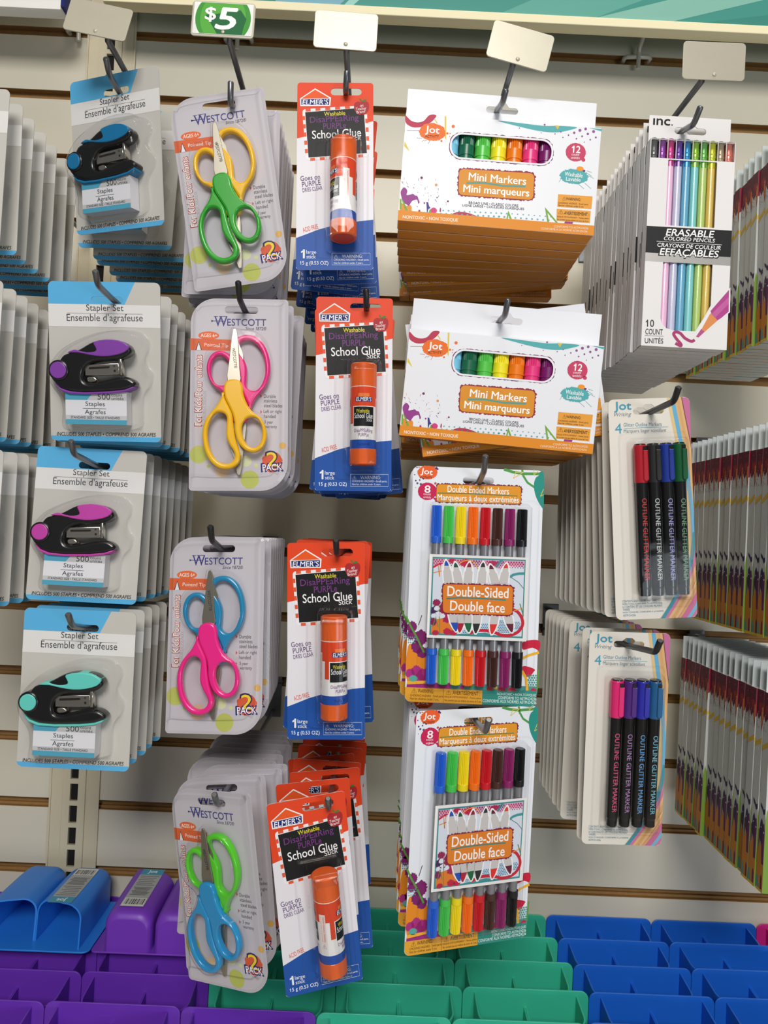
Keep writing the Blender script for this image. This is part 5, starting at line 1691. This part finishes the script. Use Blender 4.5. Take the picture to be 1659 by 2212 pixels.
# --- glue sticks -----------------------------------------------------------------
GK = [('glue_%d' % a, (lambda a=a: glue_pack(a))) for a in (-62, 0, 34, 68)]
G = 'glue stick packs'
hz, yc = row('glue', [GK[0], GK[1], GK[2], GK[3]], ((-0.0476, -0.2905, 0.2845), (-3.0, -2.6, 0)), -0.0421, [(0.027, -4.5, 0, 2), (0.054, 3.0, 0, -3), (0.081, -6.0, 0, 3), (0.108, 3.5, 0, -3), (0.135, -1.0), (0.162, 1.0), (0.189, -0.5)],
    'glue stick card at the front of the top hook, beside the tilted green scissors', 'glue stick card on the top hook, %s behind the front one', 'glue stick', G)
put_hook('steel hook with a blank price plate holding the top glue sticks', hz, yc, -0.0421, 0.3539, (-0.0417, -0.2975, 0.351), (-0.041, -0.3038, 0.3625), steel, ((-0.043, -0.3097, 0.3909), (3.3, 1.2, 0.6)), (-0.042, 0.3660, 0.3763))
hz, yc = row('glue', [GK[1], GK[3], GK[0], GK[2]], ((-0.0244, -0.2852, 0.1085), (1.1, -2.1, 3.1)), -0.0173, [(0.0275, -4.0, 0, 4), (0.055, 2.5, 0, -2), (0.082, -7.5, 0, 2), (0.109, 2.0), (0.136, -1.0), (0.163, 1.0)],
    'glue stick card at front of the second hook, left of a mini marker box', 'glue stick card on the second hook, %s behind the front one', 'glue stick', G)
put_hook('dark hook with straight tip holding the second row of glue sticks', hz, yc, -0.0173, 0.1766, (-0.0172, -0.2985, 0.1752), (-0.0178, -0.3045, 0.1872), steel_dark)
hz, yc = row('glue', [GK[2], GK[0], GK[1], GK[3]], ((-0.0373, -0.2894, -0.0912), (1.1, -2.6, -1.3)), -0.0314, [(0.027, 1.5, 0, -4), (0.054, -4.5, 0, -2), (0.081, -1.0, 0, -5), (0.108, 1.0), (0.135, -0.5), (0.162, 0.5)],
    'glue stick card at front of the third hook, left of double ended markers', 'glue stick card on the third hook, %s behind the front one', 'glue stick', G)
put_hook('steel hook with short tip holding the third row of glue sticks', hz, yc, -0.0314, -0.0206, (-0.0314, -0.3048, -0.0197), (-0.0317, -0.3168, -0.0093), steel_dark)
hz, yc = row('glue', [GK[3], GK[1], GK[2], GK[0]], ((-0.0364, -0.2885, -0.2915), (2.7, -8.7, 12.2)), -0.0291, [(0.040, -6.5, 5, 4), (0.066, -7.0, 0, -4), (0.090, 1.5, 0, -4), (0.109, -8.0, 0, 2), (0.135, 1.0, 0, -4), (0.160, 3.0, 0, -8), (0.186, -5.0, 0, -6), (0.212, 1.5, 0, -2)],
    'tilted glue stick card at the front of the bottom hook, above the plastic bins', 'glue stick card on the bottom hook, %s behind the front one', 'glue stick', G)
put_hook('steel hook with stubby tip holding the bottom row of glue sticks', hz, yc, -0.0291, -0.2199, (-0.0289, -0.2995, -0.2181), (-0.029, -0.3085, -0.2076), steel)

# --- mini marker boxes -----------------------------------------------------------
MK = ('marker_box', marker_box)
G = 'mini marker boxes'
hz, yc = row('marker', [MK], ((0.0845, -0.2989, 0.2882), (0.2, 1.9, -0.3)), 0.0826, [(0.0195, 1.6), (0.039, 1.4), (0.058, 1.0), (0.077, 0.4), (0.096, -0.2), (0.115, -2.5), (0.136, -5.5), (0.158, -7.0), (0.180, -2.0)],
    'mini marker box at the front of the upper marker stack, tilted clockwise', 'mini marker box %s behind the front one of the upper stack', 'marker box', G)
put_hook('steel hook with a tilted blank price plate holding the upper mini marker boxes', hz, yc, 0.0826, 0.3484, (0.0826, -0.3141, 0.3371), (0.0836, -0.3201, 0.3440), steel, ((0.0955, -0.3066, 0.3877), (4.2, 11.6, 1.8)), (0.0906, 0.3850, 0.3740))
hz, yc = row('marker', [MK], ((0.0945, -0.2867, 0.1165), (2.2, 3.4, -3.6)), 0.0937, [(0.0235, -9.5, 0, 4), (0.045, 1.8), (0.064, 1.4), (0.083, 0.6), (0.102, 1.2), (0.121, -0.5), (0.140, 0.6), (0.159, 0)],
    'mini marker box at the front of the lower marker stack, above the double ended markers', 'mini marker box %s behind the front one of the lower stack', 'marker box', G)
put_hook('steel hook with tall tip holding the lower mini marker boxes', hz, yc, 0.0937, 0.1759, (0.0936, -0.2988, 0.1727), (0.0941, -0.3068, 0.1838), steel)

# --- double ended markers -----------------------------------------------------------
DK = ('double_pack', double_pack)
G = 'double ended marker cards'
hz, yc = row('double', [DK], ((0.0795, -0.2891, -0.0418), (0.3, -0.4, -0.8)), 0.0796, [(0.019, 0.8), (0.034, 0.3), (0.049, 1.0), (0.064, 0.4), (0.079, 0.6), (0.094, 0), (0.109, 0.4), (0.124, 0), (0.139, 0.3)],
    'double ended marker card at the front of the upper hook, under the mini marker boxes', 'double ended marker card on the upper hook, %s behind the front one', 'marker pack', G)
put_hook('steel hook with long bent tip holding the upper double ended markers', hz, yc, 0.0796, 0.0433, (0.0797, -0.3166, 0.0504), (0.0788, -0.3266, 0.0612), steel)
hz, yc = row('double', [DK], ((0.085, -0.2975, -0.2309), (2.4, -0.5, 18.6)), 0.0842, [(0.036, 0.6, 3), (0.054, 0.9), (0.070, 0.3), (0.086, 0.8), (0.102, 0.2), (0.118, 0.5), (0.134, 0)],
    'swivelled double ended marker card at the front of the lower hook, above the teal bins', 'double ended marker card on the lower hook, %s behind the swivelled front one', 'marker pack', G)
put_hook('steel hook with thick bent tip holding the lower double ended markers', hz, yc, 0.0842, -0.1452, (0.0843, -0.3480, -0.1400), (0.0848, -0.3580, -0.1290), steel)

# --- pencil boxes ----------------------------------------------------------------
PK = ('pencil_box', pencil_box)
PU = ('pencil_box_plain', lambda: pencil_box(False))
hz, yc = row('pencil', [PU, PK, PU, PK, PU, PU], ((0.2385, -0.2976, 0.2399), (-0.1, 0.6, -0.2)), 0.2340, [(0.0116 * k, 0.6 + rnd.uniform(-0.5, 0.5), 0, rnd.uniform(-0.6, 0.6)) for k in range(1, 17)],
    'erasable pencil box with coloured pencils in its windows, front of the stack at right', 'erasable pencil box %s behind the front one', 'pencil box', 'erasable pencil boxes')
put_hook('steel hook with a straight blank price plate holding the pencil boxes', hz, yc, 0.2340, 0.3349, (0.2340, -0.3105, 0.3277), (0.2352, -0.3200, 0.3372), steel, ((0.2479, -0.3112, 0.3803), (4.4, -1.5, 1.6)), (0.2400, 0.3765, 0.3660))

# --- glitter outline markers -------------------------------------------------------
O1 = ('glitter_a', lambda: glitter_pack([(186, 28, 44), (40, 40, 40), (32, 56, 150), (16, 88, 48)], [(206, 66, 60), (196, 200, 196), (160, 160, 214), (110, 156, 120)]))
O2 = ('glitter_b', lambda: glitter_pack([(240, 46, 124), (84, 42, 132), (48, 50, 176), (36, 98, 148)], [(220, 92, 134), (178, 136, 186), (112, 168, 220), (124, 190, 210)]))
G = 'glitter outline marker cards'
hz, yc = row('glitter', [O1], ((0.221, -0.2878, 0.0269), (1.2, -4.7, 0.1)), 0.2158, [(0.018, -3.0), (0.034, -3.6), (0.050, -3.0), (0.066, -2.4), (0.082, -2.0), (0.098, -1.6), (0.114, -1.2), (0.130, -1.0), (0.146, -0.6), (0.162, -0.4)],
    'glitter outline marker card with red, black, blue and green caps, upper hook at right', 'glitter outline marker card on the upper hook, %s behind the red capped front one', 'marker pack', G)
put_hook('dark hook with long kinked tip holding the upper glitter markers', hz, yc, 0.2158, 0.1042, (0.2157, -0.3385, 0.1046), (0.2149, -0.3485, 0.1135), steel_dark)
hz, yc = row('glitter', [O2], ((0.2118, -0.2709, -0.1636), (4.3, -1.1, -0.5)), 0.2085, [(0.0225, -0.6), (0.066, 0.6), (0.084, 0.2), (0.100, 0.5), (0.116, 0.3), (0.132, 0.2), (0.148, 0.2), (0.164, 0)],
    'glitter outline marker card with pink, purple and blue caps, lower hook at right', 'glitter outline marker card on the lower hook, %s behind the pink capped front one', 'marker pack', G)
put_hook('dark hook with sideways tip holding the lower glitter markers', hz, yc, 0.2085, -0.0818, (0.2084, -0.3400, -0.0770), (0.2077, -0.3500, -0.0670), steel_dark)

# --- tall art boxes at the right edge ---------------------------------------------------
AK = ('art_box', art_box)
for nm, xl, ztop, y0, n in (('upper', 0.3495, 0.3835, -0.206, 15), ('middle', 0.345, 0.1125, -0.240, 17), ('lower', 0.345, -0.1035, -0.246, 16)):
    cx = xl + 0.0375
    rod = ztop - 0.0965 + 0.0878
    hk = 0
    for k in range(n):
        c = take(*AK)
        roll = rnd.uniform(-0.5, 0.5)
        if nm == 'lower':
            roll += 0.9
        m = rotm(0, roll, 0)
        y = y0 + 0.0121 * k
        if y > -0.013:
            break
        p = Vector((cx + rnd.uniform(-0.0008, 0.0008), y, rod)) - m @ Vector((0, 0, 0.0878))
        pose(c, p.x, p.y, p.z, 0, roll, 0)
        tag(c, ('nearest white art supply box in the %s stack at the right photo edge' % nm) if k == 0 else ('white art supply box, %s behind the nearest in the %s stack at right edge' % (ORD[k], nm)), 'art box', 'art supply boxes at the right photo edge')
    put_hook('steel hook of the ' + nm + ' art box stack at the right photo edge', rod, y0, cx, rod, (cx, y0 - 0.05, rod + 0.001), (cx, y0 - 0.062, rod + 0.012), steel)

# --- crumpled clear scrap on the top left hook ------------------------------------------
sb = MB()
rn = random.Random(4)
gx, gz = 9, 8
vs = []
for j in range(gz):
    for i in range(gx):
        vs.append(((i - 4) * 2.2 + rn.uniform(-1, 1) + (j - 3) * 0.9, rn.uniform(-4, 4), -j * 2.6 + rn.uniform(-1.2, 1.2)))
sb.add(vs, [[j * gx + i, j * gx + i + 1, (j + 1) * gx + i + 1, (j + 1) * gx + i] for j in range(gz - 1) for i in range(gx - 1)], clear('scrap_clear', (0.9, 0.9, 0.88), 0.15, 0.10))
so = sb.build('plastic_scrap')
so.location = (-0.2345, -0.252, 0.3815 + CZ)
tag(so, 'crumpled clear plastic scrap caught on the top left hook', 'scrap')

# ------------------------------------------------------------------ plastic bins
BIN_COL = {'purple': (110, 52, 186), 'teal': (58, 192, 158), 'blue': (26, 104, 214), 'pink': (214, 40, 140), 'bright blue': (40, 130, 226), 'violet': (120, 58, 188)}
BINS = {c: bin_mesh(mat('bin_' + c.replace(' ', '_'), v, 0.42, sub=0.0)).mesh('storage_bin') for c, v in BIN_COL.items()}
def bin_at(colour, x, y, z, rx, rz, label, group):
    o = bpy.data.objects.new('storage_bin', BINS[colour])
    COL.objects.link(o)
    o.rotation_euler = (R(rx), 0, R(rz))
    o.location = (x, y, z + CZ)
    tag(o, label, 'bin', group)
    return o
ROWN = ['back', 'second', 'middle', 'fourth', 'front']
for ri, (y, xa) in enumerate(((-0.0015, 0.2172), (-0.0505, 0.2195), (-0.1000, 0.2235), (-0.1485, 0.2262), (-0.1960, 0.2110))):
    cnt = {}
    for k in range(-6, 4):
        x0 = xa + k * 0.1234
        if ri == 4:
            col = 'purple' if k < -2 else ('teal' if k < 0 else 'blue')
        else:
            col = 'purple' if k < -3 else ('teal' if k < 0 else ('blue' if k < 2 else 'pink'))
        if x0 > 0.50 - ri * 0.02 or x0 < -0.56 + ri * 0.02:
            continue
        cnt[col] = cnt.get(col, 0) + 1
        bin_at(col, x0 + 0.0617, y, -0.441 - BIN_H / 2000 - rnd.uniform(0, 0.0012), 0, 0, '%s upright bin, %s of its colour from left in the %s row' % (col, ORD[cnt[col]], ROWN[ri]), 'upright plastic bins in rows on the shelf')
def sticker(par):
    s = MB(None, 44.0)
    def dd(z):
        return 44.35 - (BIN_H / 2 - 4.5 - z) * 0.0185
    def quad(x0, x1, z0, z1, col, e):
        s.add([(x0, -(dd(z0) + e), z0), (x1, -(dd(z0) + e), z0), (x1, -(dd(z1) + e), z1), (x0, -(dd(z1) + e), z1)], [[0, 1, 2, 3]], ink(col))
    def tx(t, xa, xb, z, h, col, bold=0.0):
        vs, fs = letters(t, bold, 0)
        s.add([(xa + (xb - xa) * u, -(dd(z + (v - 0.5) * h) + 0.16), z + (v - 0.5) * h) for u, v in vs], fs, ink(col))
    x0, x1 = -37.5, -13.2
    quad(x0, x1, -41, 40, (172, 176, 176), 0.0)
    quad(x0, x1, 27, 40, (72, 156, 186), 0.08)
    tx('Jot', -30.5, -20.0, 33.4, 8.4, (220, 238, 244), 0.03)
    for i in range(6):
        quad(x0 + 2 + i % 2, x1 - 2 - (i * 7 % 5), 22.5 - i * 3.9, 23.9 - i * 3.9, (120, 122, 124), 0.08)
    for i in range(7):
        quad(x0 + 2.5 + (i % 3), x1 - 2.5 - (i * 5 % 4), -2.4 - i * 2.6, -0.9 - i * 2.6, (112, 112, 112), 0.08)
    quad(x0 + 0.8, x1 - 0.8, -40, -24, (226, 226, 222), 0.08)
    rn = random.Random(3)
    xx = x0 + 2.4
    while xx < x1 - 2.4:
        w_ = rn.choice([0.35, 0.35, 0.7, 1.0])
        quad(xx, xx + w_, -37, -25.6, (34, 34, 34), 0.16)
        xx += w_ + rn.choice([0.4, 0.5, 0.8])
    return s.build('product_sticker', par)
b1 = bin_at('bright blue', -0.3335, -0.0715, -0.4400, -90, 180, 'bright blue bin lying on its back with open cups facing out', 'bins lying on the purple row')
sticker(b1)
b2 = bin_at('violet', -0.2095, -0.0690, -0.4400, -90, 0, 'violet bin lying on its back with rounded cup bottoms facing out', 'bins lying on the purple row')
sticker(b2)
